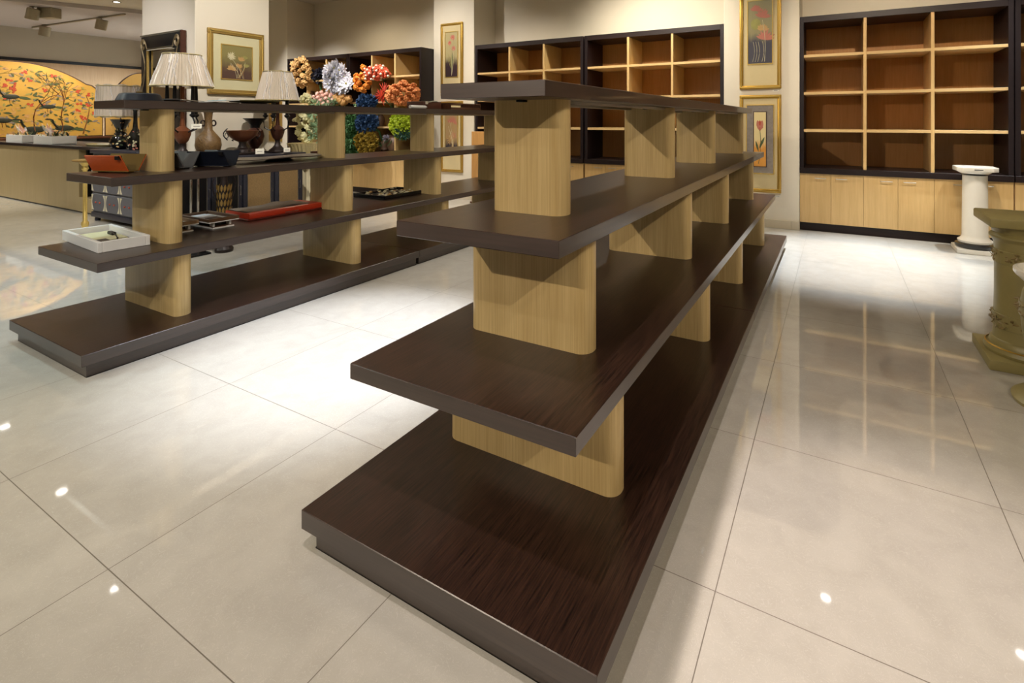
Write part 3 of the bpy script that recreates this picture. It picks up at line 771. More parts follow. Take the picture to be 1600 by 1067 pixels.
# ------------------------------------------------------------------ lamps, urns and vases
def pleated_shade(t, r0, r1, z0, z1, n=56, amp=.02, scallop=0):
    b = MB(); bm_ = bmesh.new(); rings = []; S = n * 4
    lv = [k / 10 for k in range(11)]
    for u in lv:
        ring = []
        for k in range(S):
            a = 2 * PI * k / S
            r = (r0 + (r1 - r0) * u) * (1 + amp * math.cos(n * a) + .008 * math.sin(7 * a + 5 * u))
            z = z0 + (z1 - z0) * u + (scallop * abs(math.sin(5 * a)) if u > .95 else 0) - (scallop * abs(math.sin(5 * a)) if u < .05 else 0)
            ring.append(bm_.verts.new((r * math.cos(a), r * math.sin(a), z)))
        rings.append(ring)
    for A, B_ in zip(rings, rings[1:]):
        for k in range(S): bm_.faces.new((A[k], A[(k + 1) % S], B_[(k + 1) % S], B_[k]))
    b.add(bm_, shade_m)
    o = b.build('lamp_shade', t, ang=60)
    tr = MB()
    for r, z in ((r0, z0), (r1, z1)): tr.tube([(r * 1.02 * math.cos(a), r * 1.02 * math.sin(a), z) for a in [2 * PI * k / 40 for k in range(41)]], .006, trim_m, 6)
    tr.build('shade_trim', o)
    # the loose shiny plastic wrap: long thin folds over the pleats
    w = MB()
    for k in range(15):
        a = rnd.uniform(0, 2 * PI); p = []
        for u in [q / 8 for q in range(9)]:
            r = (r0 + (r1 - r0) * u) * 1.03; aa = a + .05 * math.sin(u * 9 + k)
            p.append((r * math.cos(aa), r * math.sin(aa), z0 + (z1 - z0) * u))
        w.tube(p, .006, wrap_m, 5)
    w.build('plastic_wrap', o)
    return o
def candle_lamp(x, y, z, label, sz0, sz1, r0, r1, body):
    t = thing('table_lamp', (x, y, z), label, 'lamp')
    MB().box(-.11, .11, -.11, .11, 0, .02, dark_br, .004, 2).lathe([(.10, .02), (.09, .035), (.06, .06), (.035, .09), (.025, .13), (.03, .15)], dark_br, seg=24).build('base', t)
    MB().lathe([(.03, .15), (.055, .18), (.075, .24), (.08, .28), (.06, .30), (.05, .31), (.025, .33), (.018, .40), (.02, sz0 - z)], body, seg=28).build('stem', t)
    for k in range(5):
        a = 2 * PI * k / 5 + .3; c_, s_ = math.cos(a), math.sin(a)
        ar = MB().tube([(.02 * c_, .02 * s_, .31), (.08 * c_, .08 * s_, .27), (.14 * c_, .14 * s_, .30), (.15 * c_, .15 * s_, .38), (.13 * c_, .13 * s_, .42)], .008, black_m, 8)
        ar.build('arm', t)
        MB().lathe([(.012, .42), (.03, .44), (.03, .45), (.016, .46), (.016, .52), (.022, .53), (.012, sz0 - z + .06)], black_m, (.13 * c_, .13 * s_, 0), 12).build('candle_holder', t)
    pleated_shade(t, r0, r1, sz0 - z, sz1 - z)
    return t
candle_lamp(-5.95, 2.86, .95, 'large candelabra table lamp with pleated shade in front of the mirror', 1.69, 2.02, .27, .165, copper)
candle_lamp(-5.97, 3.92, .95, 'candelabra table lamp with shiny wrapped shade, right of the square picture', 1.585, 1.93, .235, .155, bronze)
t = thing('table_lamp', (-8.42, 3.30, .955), 'black floral vase lamp with a drum shade, on the grey painted chest', 'lamp')
MB().lathe([(.06, 0), (.10, .03), (.12, .09), (.10, .16), (.05, .23), (.05, .27), (.085, .34), (.115, .40), (.10, .40), (.03, .34)], black_g, seg=28).build('vase_body', t)
f = MB()
for k in range(90):
    a = rnd.uniform(0, 2 * PI); z = rnd.uniform(.03, .36); u = z
    r = (.118 if z < .13 else (.055 if .2 < z < .3 else .09)); L = .035
    f.leaf((r * math.cos(a), r * math.sin(a), z), ((r + .006) * math.cos(a + .3), (r + .006) * math.sin(a + .3), z + rnd.uniform(-L, L)), .022, rnd.choice((p_tan, p_ivory, p_green)), (math.cos(a), math.sin(a), 0), .02)
f.build('painted_flowers', t, smooth=False)
MB().tube([(0, 0, .34), (0, 0, .62)], .008, gold_dull, 8).build('stem', t)
pleated_shade(t, .27, .25, .44, .84, 40, .015, .02)
t = thing('ornate_bottle', (-8.02, 3.30, .955), 'slim black bottle with pale floral painting, right of the drum shade lamp', 'vase')
MB().lathe([(.06, 0), (.075, .03), (.09, .12), (.07, .2), (.03, .28), (.022, .38), (.022, .5), (.045, .56), (.04, .565), (.015, .5)], black_g, seg=24).build('body', t)
f = MB()
for k in range(60):
    a = rnd.uniform(0, 2 * PI); z = rnd.uniform(.03, .25); r = .088 if z < .2 else .05
    f.leaf((r * math.cos(a), r * math.sin(a), z), ((r + .006) * math.cos(a + .3), (r + .006) * math.sin(a + .3), z + rnd.uniform(-.04, .04)), .025, rnd.choice((p_ivory, p_pink, p_ivory)), (math.cos(a), math.sin(a), 0), .02)
f.build('painted_flowers', t, smooth=False)

t = thing('handled_vase', (-5.98, 3.13, .95), 'mottled brown bottle vase with two ring handles beside the big lamp', 'vase')
MB().lathe([(.07, 0), (.075, .01), (.11, .06), (.125, .12), (.115, .19), (.07, .25), (.04, .29), (.036, .40), (.042, .47), (.06, .5), (.05, .5), (.03, .45)], stone_v, seg=32).build('body', t)
for s in (-1, 1):
    MB().tube([(0, s * (.055 + .022 * math.cos(a)), .36 + .03 * math.sin(a)) for a in [2 * PI * k / 14 for k in range(15)]], .008, dark_br, 8).build('ring_handle', t)
t = thing('footed_bowl', (-5.93, 3.47, .95), 'copper footed bowl with curled black wire handles between the vase and lamp', 'bowl')
MB().box(-.10, .10, -.10, .10, 0, .03, dark_br, .006, 2).lathe([(.09, .03), (.08, .06), (.05, .08), (.035, .12), (.04, .15)], dark_br, seg=24).build('foot', t)
MB().lathe([(.03, .14), (.09, .17), (.145, .22), (.165, .27), (.17, .275), (.16, .275), (.09, .2), (0, .18)], copper, seg=36).build('bowl', t)
for s in (-1, 1):
    h_ = MB()
    h_.tube([(0, s * (.10 + .02 * math.sin(u * 5)), .16 + .02 * u) for u in [k / 6 for k in range(7)]], .005, black_m, 6)
    h_.tube([(0, s * (.165 + .045 * math.sin(u * PI)), .30 - .13 * u) for u in [k / 12 for k in range(13)]], .006, black_m, 6)
    h_.tube([(0, s * (.175 + .018 * math.cos(a)), .22 + .03 * math.sin(a)) for a in [k / 10 * 5.4 for k in range(11)]], .004, black_m, 6)
    h_.build('wire_handle', t)
t = thing('flared_urn', (-6.1, 3.72, .95), 'dark urn with a wide flared black lip, behind the copper bowl', 'vase')
MB().lathe([(.05, 0), (.055, .02), (.03, .05), (.08, .12), (.10, .2), (.085, .27), (.05, .30)], bronze, seg=32).build('body', t)
MB().lathe([(.05, .30), (.055, .33), (.08, .37), (.125, .41), (.13, .415), (.11, .412), (.04, .36)], black_m, seg=32).build('flared_lip', t)
card((-5.70, 3.53, .99), .09, .06, R(78), 'small white price card leaning in front of the copper bowl')
card((-5.70, 3.86, .99), .075, .05, R(78), 'small white price card at the foot of the candelabra lamp')
card((-5.68, 2.86, 1.28), .09, .045, R(70), 'white price card hanging under the big lamp shade')

# flower urn on a cream pedestal
t = thing('cream_pedestal', (-6.16, 4.47, 0), 'cream fluted plant pedestal beyond the grey cabinet', 'pedestal')
MB().box(-.17, .17, -.17, .17, 0, .06, cream_st, .006).lathe([(.15, .06), (.16, .09), (.12, .13), (.115, .15)], cream_st).build('base', t)
MB().lathe([(.115, .15), (.11, .45), (.105, .74)], cream_st, seg=64, flute=.03, nf=16).build('shaft', t)
MB().lathe([(.105, .74), (.14, .77), (.15, .80)], cream_st).box(-.17, .17, -.17, .17, .80, .84, cream_st, .006).build('capital', t)
t = thing('rose_topiary', (-6.16, 4.47, .84), 'ribbed cream basket planter with a column of cream roses and mint leaves', 'plant')
MB().lathe([(.13, 0), (.19, .06), (.23, .17), (.25, .20), (.235, .20), (.20, .18), (0, .17)], basket_m, seg=96, flute=.03, nf=28).build('planter', t)
tr = MB().tube([(0, 0, .15), (.01, 0, .6)], .012, p_brown, 6).build('trunk', t)
rosegeo = {}

def rose_mesh(name, r, m, kind):
    """one blossom centred on its own origin"""
    b = MB()
    if kind == 'rose':
        b.ball((0, 0, 0), r * .6, m, 2, jit=.10)
        for ring, (n, rr, zz) in enumerate(((4, .55, .35), (6, .85, .1), (7, 1.0, -.15))):
            for k in range(n):
                a = 2 * PI * (k + .5 * ring) / n
                d = Vector((math.cos(a), math.sin(a), zz)).normalized()
                b.ball(d * r * rr * .72, r * .36, m, 1, (1, 1, .8), .14)
    elif kind == 'carnation':
        for k in range(46):
            d = Vector((rnd.gauss(0, 1), rnd.gauss(0, 1), rnd.gauss(0, 1))).normalized()
            b.leaf(d * r * .3, d * r * rnd.uniform(.9, 1.1), r * .5, m, None, .3)
    elif kind == 'star':
        for ring in range(3):
            for k in range(8):
                a = 2 * PI * (k + .37 * ring) / 8; z = .15 + .3 * ring; L = r * (1.15 - .22 * ring)
                b.leaf((0, 0, 0), (L * math.cos(a), -L * z * .8, L * math.sin(a)), r * .42, m, (0, -1, 0), .25)
        b.ball((0, -r * .2, 0), r * .13, p_olive, 1)
    elif kind == 'tulip':
        for k in range(5):
            a = 2 * PI * k / 5; b.ball((math.cos(a) * r * .3, math.sin(a) * r * .3, 0), r * .62, m, 1, (.75, .75, 1.25))
    elif kind == 'berry':
        b.ball((0, 0, 0), r, m, 2, jit=.03)
    elif kind == 'leafy':
        for k in range(30):
            d = Vector((rnd.gauss(0, 1), rnd.gauss(-.3, 1), rnd.gauss(0, 1))).normalized()
            b.leaf(d * r * .1, d * r * rnd.uniform(.8, 1.25), r * .22, m, None, .2)
    elif kind == 'blade':
        for k in range(5):
            a = R(140 + 15 * k); b.leaf((0, 0, 0), (r * 1.6 * math.cos(a), rnd.uniform(-.3, .1) * r, r * 1.6 * math.sin(a)), r * .17, m, (0, -1, 0), .2)
    elif kind == 'squash':
        for k in range(5):
            b.ball((r * .3 * math.cos(k * 1.26), -abs(r * .3 * math.sin(k * 1.26)), 0), r * .65, m, 2, (.8, .8, 1.1))
    return b
def scatter(t, name, kind, m, n, r, C, ext, seed, label=None, jit=.25):
    """n blossoms as separate parts over the camera side of an ellipsoid of half sizes ext"""
    rr = random.Random(seed)
    base = None
    for k in range(n):
        # Fibonacci points on the whole ellipsoid, denser inside pushed out
        u = (k + .5) / n; ph = k * 2.39996 + seed
        z = 1 - 2 * u; q = math.sqrt(1 - z * z)
        d = Vector((q * math.cos(ph), q * math.sin(ph), z)) * rr.uniform(1 - jit, 1.0)
        loc = Vector((C[0] + d.x * ext[0], C[1] + d.y * ext[1], C[2] + d.z * ext[2]))
        if base is None:
            base = rose_mesh(name, r, m, kind).build(name, t, loc=loc, ang=50); o = base
            if label: o['label'] = label
        else:
            o = base.copy(); col.objects.link(o); o.parent = t; o.location = loc
        o.rotation_euler = (rr.uniform(-.5, .5), rr.uniform(-3, 3) if kind != 'tulip' else rr.uniform(-.4, .4), rr.uniform(-.6, .6))
        s = rr.uniform(.85, 1.15); o.scale = (s, s, s)
rose_cream = plain('petal_cream', (232, 226, 178), .7, noise=.1)
mint = plain('leaf_mint', (150, 178, 138), .7, noise=.15)
scatter(t, 'rose_bloom', 'rose', rose_cream, 30, .055, (.0, -.03, .50), (.09, .12, .34), 2)
scatter(t, 'leaf_spray', 'leafy', mint, 10, .10, (.14, .05, .50), (.07, .10, .30), 4)

P_TAN = plain('petal_tan', (206, 164, 104), .7, noise=.15); P_NAVY = plain('petal_midnight', (24, 26, 44), .7, noise=.2)
P_SILV = plain('petal_silver', (214, 214, 224), .5, noise=.08); P_PINK = plain('petal_pink', (232, 184, 170), .6, noise=.1)
P_ORG = plain('petal_orange', (238, 148, 52), .6, noise=.12); P_CORAL = plain('petal_coral', (226, 98, 66), .6, noise=.12)
P_WHT = plain('petal_white', (232, 228, 200), .6, noise=.08); P_RUST = plain('petal_rust', (204, 124, 66), .7, noise=.15)
P_BLUE = plain('petal_blue', (34, 66, 104), .7, noise=.2); P_LIME = plain('petal_lime', (178, 196, 44), .6, noise=.15)
P_OLIVE = plain('moss_olive', (150, 124, 34), .8, noise=.3); P_GRN = plain('leaf_green', (58, 102, 54), .6, noise=.25)
P_DGRN = plain('leaf_dark', (36, 76, 60), .5, noise=.25); P_RED = plain('leaf_red', (186, 52, 26), .5, noise=.15)
P_SQ = plain('gourd_peach', (198, 148, 84), .6, noise=.15); P_LAV = plain('ribbon_lavender', (150, 146, 160), .5, noise=.1)
VS = plain('vase_brown', (110, 82, 62), .5, noise=.15); VD = plain('vase_dark', (40, 34, 34), .4, noise=.15)

cy_, sy_ = math.cos(YAW), math.sin(YAW)
def at(px, py, y):
    """point on the plane y = const seen at a pixel of the 1600 x 1067 photograph"""
    X = (px - CX) / FPX; Z = (HY - py) / FPX
    k = y / (cy_ + X * sy_)
    return Vector(((X * cy_ - sy_) * k, y, H + Z * k))
def bouquet(px, py, y, zbase, label, sets, vase=VS, vr=.075, vh=None, lean=0, name='flower_bouquet'):
    C = at(px, py, y)
    vx, vy = C.x + lean, max(y + .02, 6.82)
    t = thing(name, (vx, vy, zbase), label, 'flowers')
    dz = C.z - zbase; vh = vh or min(.24, dz * .55)
    MB().lathe([(vr * .6, 0), (vr * .65, .01), (vr, vh * .4), (vr * .9, vh * .7), (vr * .5, vh * .9), (vr * .6, vh), (vr * .5, vh), (vr * .35, vh * .85)], vase, seg=24).build('vase', t)
    loc = C - Vector((vx, vy, zbase))
    st = MB()
    for k in range(8):
        e = loc + Vector((rnd.uniform(-.1, .1), rnd.uniform(-.05, .05), rnd.uniform(-.05, .05)))
        st.tube([(0, 0, vh * .4), (e.x * .3, e.y * .3, vh + (e.z - vh) * .5), tuple(e)], .004, P_GRN, 5)
    st.build('stems', t)
    for i, (kind, nm, m, n, r, off, ext) in enumerate(sets):
        scatter(t, nm, kind, m, n, r, loc + Vector(off), ext, int(px) + i * 7)
    return t
S1, S2, S3 = .765, 1.232, 1.684
bouquet(470, 112, 6.60, S3, 'bouquet of tan roses at the far left of the bookcases', [('rose', 'rose_bloom', P_TAN, 44, .056, (.0, 0, .0), (.26, .12, .33))], lean=.05)
bouquet(497, 119, 6.74, S3, 'small midnight blue flower bunch between tan roses and white poinsettias', [('carnation', 'carnation_bloom', P_NAVY, 9, .085, (0, 0, 0), (.11, .06, .13))], vr=.05)
bouquet(528, 124, 6.50, S3, 'big bouquet of silvery white poinsettias', [('star', 'poinsettia_bloom', P_SILV, 26, .13, (-.05, 0, .05), (.26, .10, .24)), ('star', 'poinsettia_bloom', P_SILV, 7, .13, (.17, 0, -.12), (.12, .05, .10))])
bouquet(505, 154, 6.42, S2, 'bunch of pale pink tulips below the white poinsettias', [('tulip', 'tulip_bloom', P_PINK, 34, .045, (0, 0, 0), (.26, .1, .13)), ('leafy', 'leaf_spray', mint, 8, .08, (.15, .02, -.06), (.2, .06, .05))])
bouquet(527, 156, 6.55, S2, 'arrangement of peach gourds and green leaves right of the pink tulips', [('squash', 'gourd', P_SQ, 9, .10, (.12, 0, .0), (.20, .06, .07)), ('leafy', 'leaf_spray', P_GRN, 9, .09, (-.06, 0, -.02), (.16, .06, .07))])
bouquet(568, 122, 6.55, S3, 'bunch of round orange blossoms spilling in front of the dark cell', [('rose', 'orange_bloom', P_ORG, 24, .052, (-.04, 0, -.06), (.23, .08, .18)), ('rose', 'orange_bloom', P_ORG, 2, .06, (.0, 0, .19), (.03, .01, .03))])
bouquet(589, 114, 6.55, S3, 'bunch of coral blossoms dotted with white buds', [('rose', 'coral_bloom', P_CORAL, 26, .062, (0, 0, 0), (.29, .10, .12)), ('berry', 'white_bud', P_WHT, 34, .022, (0, -.03, 0), (.33, .12, .15)), ('leafy', 'leaf_spray', P_DGRN, 6, .06, (0, 0, 0), (.25, .08, .1))])
bouquet(628, 149, 6.45, S2, 'large bouquet of rust orange chrysanthemums beside the dark case side', [('rose', 'chrysanthemum_bloom', P_RUST, 56, .062, (.02, 0, .02), (.36, .13, .21))])
bouquet(598, 152, 6.55, S2, 'spray of pointed red leaves left of the rust chrysanthemums', [('blade', 'red_leaves', P_RED, 8, .10, (0, 0, 0), (.07, .04, .12))], vr=.05)
bouquet(573, 160, 6.50, S2, 'dark blue carnations, upper bunch showing above the top shelf', [('carnation', 'carnation_bloom', P_BLUE, 22, .085, (0, 0, 0), (.20, .09, .10)), ('leafy', 'leaf_spray', mint, 3, .08, (-.16, -.04, -.06), (.03, .03, .04))])
bouquet(573, 193, 6.42, S1, 'dark blue carnations, lower bunch hanging over olive moss', [('carnation', 'carnation_bloom', P_BLUE, 24, .09, (0, 0, 0), (.22, .09, .14))])
bouquet(549, 208, 6.38, S1, 'tall fern like green foliage left of olive moss', [('leafy', 'leaf_spray', P_GRN, 46, .11, (0, 0, -.06), (.15, .10, .40))], vase=VD)
bouquet(572, 221, 6.40, S1, 'olive gold moss bush at the foot of the blue carnations', [('carnation', 'moss_clump', P_OLIVE, 34, .075, (0, 0, 0), (.22, .10, .20))])
bouquet(627, 197, 6.50, S1, 'ball of lime green flowers', [('carnation', 'lime_bloom', P_LIME, 46, .07, (0, 0, .02), (.21, .12, .22)), ('leafy', 'leaf_spray', P_DGRN, 12, .085, (.09, -.05, -.13), (.12, .06, .07))])
t = bouquet(603, 224, 6.62, S1, 'brown pot with a drooping lavender ribbon leaf left of the lime flowers', [('leafy', 'leaf_spray', P_LAV, 2, .07, (0, 0, .1), (.03, .02, .03))], vr=.14, vh=.30, name='potted_ribbon_plant')

t = thing('folding_board', (-5.08, 6.80, 0), 'honey coloured wooden board standing beside the narrow picture column', 'board')
MB().box(-.14, .14, -.02, .02, 0, 1.16, orange_w, .004).build('board', t)
MB().box(-.12, .12, -.09, -.02, 0, .03, brown_w, .004).build('foot', t)

# ------------------------------------------------------------------ goods on the left display shelf
Z3, Z2, Z1 = .566, 1.013, 1.46
def folded_holder(x, y, rz, m, lining, label, L=.26):
    """open leather trough, the two long walls leaning outwards"""
    t = thing('folded_holder', (x, y, Z2), label, 'holder', None, rz)
    h, wb, wt = .108, .036, .088
    def panel(sgn, mm, name, off, th=.005):
        n_ = Vector((0, sgn * (h - .012), -(wt - wb))).normalized()
        b = bmesh.new(); vs = []
        for (yy, z) in ((wb, .010), (wt, h)):
            for q in (-1, 1):
                for o_ in (off, off - th):
                    vs.append(b.verts.new((q * L / 2, sgn * yy + n_.y * o_, z + n_.z * o_)))
        for f in ((0, 2, 3, 1), (4, 5, 7, 6), (0, 4, 6, 2), (1, 3, 7, 5), (0, 1, 5, 4), (2, 6, 7, 3)): b.faces.new([vs[i] for i in f])
        return MB().add(b, mm).build(name, t, smooth=False)
    panel(-1, m, 'front_wall', 0); panel(1, m, 'rear_wall', 0)
    panel(-1, lining, 'lining', -.0052, .002); panel(1, lining, 'lining', -.0052, .002)
    MB().box(-L / 2, L / 2, -wb - .002, wb + .002, .006, .012, lining, .001).build('bottom', t)
    for q in (-1, 1): MB().box(q * L * .36 - .012, q * L * .36 + .012, -.025, .025, 0, .0065, black_m, .001).build('foot', t)
    MB().box(L / 2 - .03, L / 2 - .005, -.098, -.07, .085, .1085, black_m, .001).build('corner_tab', t)
folded_holder(-3.97, 1.53, R(20), orange_l, olive_l, 'open orange leather holder with olive lining at left end of second shelf', .26)
folded_holder(-3.95, 1.85, R(15), grey_l, grey_l, 'open grey leather holder just right of the first upright', .24)
folded_holder(-3.86, 2.06, R(24), navy_l, navy_l, 'open navy leather holder right of the grey one', .27)

def dish():
    t = thing('leaf_platter', (-3.94, 2.60, Z2), 'wide flat taupe platter raised on a small black base on second shelf', 'platter')
    MB().lathe([(.07, 0), (.06, .008), (.05, .02)], black_m, seg=24, sy=1.8).build('foot', t)
    pts = []
    b = bmesh.new(); n = 40; ring = []; ri = []
    top = b.verts.new((0, 0, .024))
    for k in range(n):
        a = 2 * PI * k / n; rx, ry = .17, .37
        if abs(math.cos(a)) < .2: ry *= 1.02
        z = .034 + .006 * math.cos(3 * a)
        ring.append(b.verts.new((rx * math.cos(a), ry * math.sin(a), z))); ri.append(b.verts.new((rx * .97 * math.cos(a), ry * .97 * math.sin(a), z - .006)))
    bot = b.verts.new((0, 0, .018))
    for k in range(n):
        b.faces.new((top, ring[k], ring[(k + 1) % n])); b.faces.new((ring[k], ri[k], ri[(k + 1) % n], ring[(k + 1) % n])); b.faces.new((bot, ri[(k + 1) % n], ri[k]))
    MB().add(b, plain('taupe_glaze', (126, 112, 104), .35, noise=.08)).build('plate', t)
    lf = MB()
    for a in (20, 80, 140, 200, 260, 320): lf.leaf((.02, .05, .034), (.02 + .05 * math.cos(R(a)), .05 + .05 * math.sin(R(a)), .036), .02, black_m, (0, 0, 1), .02)
    lf.build('leaf_emblem', t, smooth=False)
dish()
def shadow_box():
    t = thing('white_box_frame', (-4.06, 1.51, Z3), 'white box frame lying flat with a photo inside, left end of third shelf', 'frame', None, R(-4))
    w, d, h = .315, .128, .062
    f = MB(); e = .022
    for (x0, x1, y0, y1) in ((-w, w, -d, -d + e), (-w, w, d - e, d), (-w, -w + e, -d + e, d - e), (w - e, w, -d + e, d - e)):
        f.box(x0, x1, y0, y1, 0, h, white_m, .002)
    f.build('frame', t)
    MB().box(-w + e, w - e, -d + e, d - e, 0, .02, p_umber, 0).build('backing', t)
    MB().box(-w + e + .02, .06, -d + e + .01, d - e - .01, .02, .026, matcream, .001).build('photo_print', t)
    MB().box(-.14, -.06, .05, .075, .026, .045, black_m, .003).build('clip', t)
    MB().tube([(-.08, .06, .04), (.08, .03, .048), (.2, .0, .052)], .0035, black_m, 6).ball((.2, 0, .052), .006, black_m, 1).build('cord', t)
    MB().box(.08, .22, -.09, -.02, .02, .04, VD, .004).build('dark_box', t)
shadow_box()
def desk_set(x, y, label, dark, hx=.20, hy=.105):
    t = thing('two_tier_tray', (x, y, Z3), label, 'tray')
    a = plain('tray_wood_' + ('dark' if dark else 'light'), (96, 66, 44) if dark else (150, 118, 84), .4, noise=.15)
    lx, ly = hx - .01, hy - .03
    MB().box(-lx, lx, -ly, ly, 0, .010, white_m, .001).box(-lx + .004, lx - .004, -ly + .004, ly - .004, .010, .013, a, 0).build('lower_tray', t)
    MB().box(lx - .06, lx - .02, -ly + .01, -ly + .025, .013, .045, white_m, .001).box(lx - .06, lx - .02, ly - .025, ly - .01, .013, .045, white_m, .001).box(-lx + .04, lx - .07, -ly + .02, ly - .02, .013, .042, deep, 0).build('supports', t)
    u = MB().box(-hx, hx, -hy, hy, .045, .052, white_m, .001)
    for (x0, x1, y0, y1) in ((-hx, hx, -hy, -hy + .014), (-hx, hx, hy - .014, hy), (-hx, -hx + .014, -hy + .014, hy - .014), (hx - .014, hx, -hy + .014, hy - .014)): u.box(x0, x1, y0, y1, .052, .075, a, .002)
    u.build('upper_tray', t)
    MB().box(-hx + .05, -.02, -.05, .05, .052, .062, P_SILV, .001).box(.02, .10, -.04, .04, .052, .060, p_umber, .001).build('contents', t)
desk_set(-4.06, 2.13, 'brown two tier desk tray with white edges, left of the red board', True)
desk_set(-4.10, 1.90, 'pale two tier desk tray with black supports, just behind the first upright', False, .18, .09)
def red_board():
    t = thing('red_display_board', (-4.11, 2.68, Z3), 'shallow red lacquer case with crumpled taupe cloth on top on third shelf', 'case')
    MB().box(-.168, .168, -.33, .33, 0, .012, red_dk, .004).build('base', t)
    MB().box(-.155, .163, -.32, .325, .012, .056, red_l, .005, 2).build('lid', t)
    b = bmesh.new(); nx, ny = 16, 26; g = []
    for i in range(nx + 1):
        row = []
        for j in range(ny + 1):
            x = -.15 + .26 * i / nx; y = -.31 + .56 * j / ny
            z = .058 + .006 * math.sin(9 * x + 14 * y) + .004 * math.sin(31 * x - 17 * y) + (.02 * math.exp(-((x + .09) ** 2 + (y - .05) ** 2) / .004))
            row.append((b.verts.new((x, y, max(z, .058))), b.verts.new((x, y, .0565))))
        g.append(row)
    for i in range(nx):
        for j in range(ny):
            for q in (0, 1): b.faces.new([g[i][j][q], g[i + 1][j][q], g[i + 1][j + 1][q], g[i][j + 1][q]])
    MB().add(b, cloth_g).build('cloth', t)
    s = MB()
    for k in range(16):
        x, y = rnd.uniform(-.12, .08), rnd.uniform(-.26, .18); s.leaf((x, y, .073), (x + rnd.uniform(-.02, .02), y + .06, .075), .008, deep, (0, 0, 1), .05)
    s.build('cloth_pattern', t, smooth=False)
    MB().box(.161, .1645, -.02, .10, .018, .024, steel, .001).build('metal_label', t)
red_board()
def shell_tray():
    t = thing('dark_sample_tray', (-4.07, 3.93, Z3), 'black tray filled with small pale shells on third shelf, past the second upright', 'tray')
    w, d = .22, .30
    f = MB().box(-w, w, -d, d, 0, .008, deep, .002)
    for (x0, x1, y0, y1) in ((-w, w, -d, -d + .015), (-w, w, d - .015, d), (-w, -w + .015, -d, d), (w - .015, w, -d, d)): f.box(x0, x1, y0, y1, .008, .035, deep, .002)
    f.build('tray', t)
    s = MB()
    for k in range(90): s.ball((rnd.uniform(-w + .04, w - .06), rnd.uniform(-d + .04, d - .08), .018 + rnd.uniform(0, .018)), rnd.uniform(.01, .02), rnd.choice((p_tan, ivory, p_umber, p_ivory)), 1, (1, 1.3, .6), .2)
    s.build('shells', t)['kind'] = 'stuff'
shell_tray()
# on the top shelf
t = thing('navy_bowl', (-3.89, 1.625, Z1), 'shallow navy bowl turned upside down at left end of the top shelf', 'bowl')
MB().lathe([(.122, 0), (.125, .006), (.114, .03), (.106, .045), (.09, .052), (0, .054)], navy_l, seg=40, sx=.9, sy=1.0).build('bowl', t)
MB().lathe([(.02, .053), (.022, .06), (.012, .064), (0, .065)], olive_l, seg=20).build('knob', t)
t = thing('serving_spoon', (-3.90, 1.81, Z1), 'dark oval serving spoon with silver handle right of the navy bowl', 'spoon')
MB().lathe([(.0, 0), (.03, .003), (.042, .016), (.04, .022), (.028, .024), (0, .022)], VD, seg=24, sy=1.3).build('bowl', t)
MB().tube([(.01, .05, .018), (.03, .12, .012), (.05, .19, .006)], .006, chrome, 8).build('handle', t)
t = thing('sample_board', (-3.90, 2.075, Z1), 'thin white board with a bright blue sticker on the top shelf', 'board')
MB().box(-.10, .12, -.12, .12, .0, .006, white_m, .002, M=Matrix.Rotation(R(5), 4, 'X') @ Matrix.Translation((0, 0, .012))).build('board', t)
MB().box(-.02, .08, -.03, .05, .0195, .0215, cyan_m, 0, M=Matrix.Rotation(R(5), 4, 'X')).build('sticker', t)
MB().tube([(.10, -.12, .004), (.11, -.02, .004), (.11, .12, .004)], .004, black_m, 6).build('wire_stand', t)
t = thing('wooden_plate', (-3.90, 2.37, Z1), 'thin olive wooden plate on a low dark foot on the top shelf', 'plate')
MB().lathe([(.07, 0), (.07, .012), (.09, .014)], deep, seg=24, sy=1.3).build('foot', t)
MB().lathe([(.09, .013), (.15, .018), (.17, .026), (.165, .03), (.10, .022), (0, .02)], plain('olive_wood', (128, 116, 70), .45, noise=.15), seg=40, sy=1.05).build('plate', t)
t = thing('leather_case', (-3.97, 4.36, Z1), 'dark brown leather case with silver clasp in front of the rust flowers', 'case')
MB().box(-.12, .12, -.19, .10, 0, .085, plain('brown_leather', (84, 42, 28), .4, noise=.12), .01, 2).build('body', t)
MB().box(.118, .126, -.16, -.12, .05, .085, chrome, .002).tube([(.122, -.12, .075), (.135, -.05, .088), (.122, .03, .088)], .005, steel, 8).build('clasp', t)
t = thing('white_tube', (-3.78, 4.0, Z1), 'rolled white paper tube lying before the brown case', 'tube')
MB().tube([(0, -.10, .018), (0, .12, .018)], .018, white_m, 20).build('roll', t)
MB().tube([(0, .12, .018), (0, .14, .018)], .012, steel, 16).build('tip', t)
t = thing('handled_tray', (-3.92, 4.80, Z1), 'dark wooden tray with raised rim handles at far end of the top shelf', 'tray')
w, d = .15, .28
f = MB().box(-w, w, -d, d, 0, .01, brown_w, .002)
for (x0, x1, y0, y1) in ((-w, w, -d, -d + .012), (-w, w, d - .012, d)): f.box(x0, x1, y0, y1, .01, .075, brown_w, .003)
for (x0, x1) in ((-w, -w + .012), (w - .012, w)): f.box(x0, x1, -d, d, .062, .075, brown_w, .003).box(x0, x1, -d, d, .01, .028, brown_w, .003)
f.build('tray_body', t)

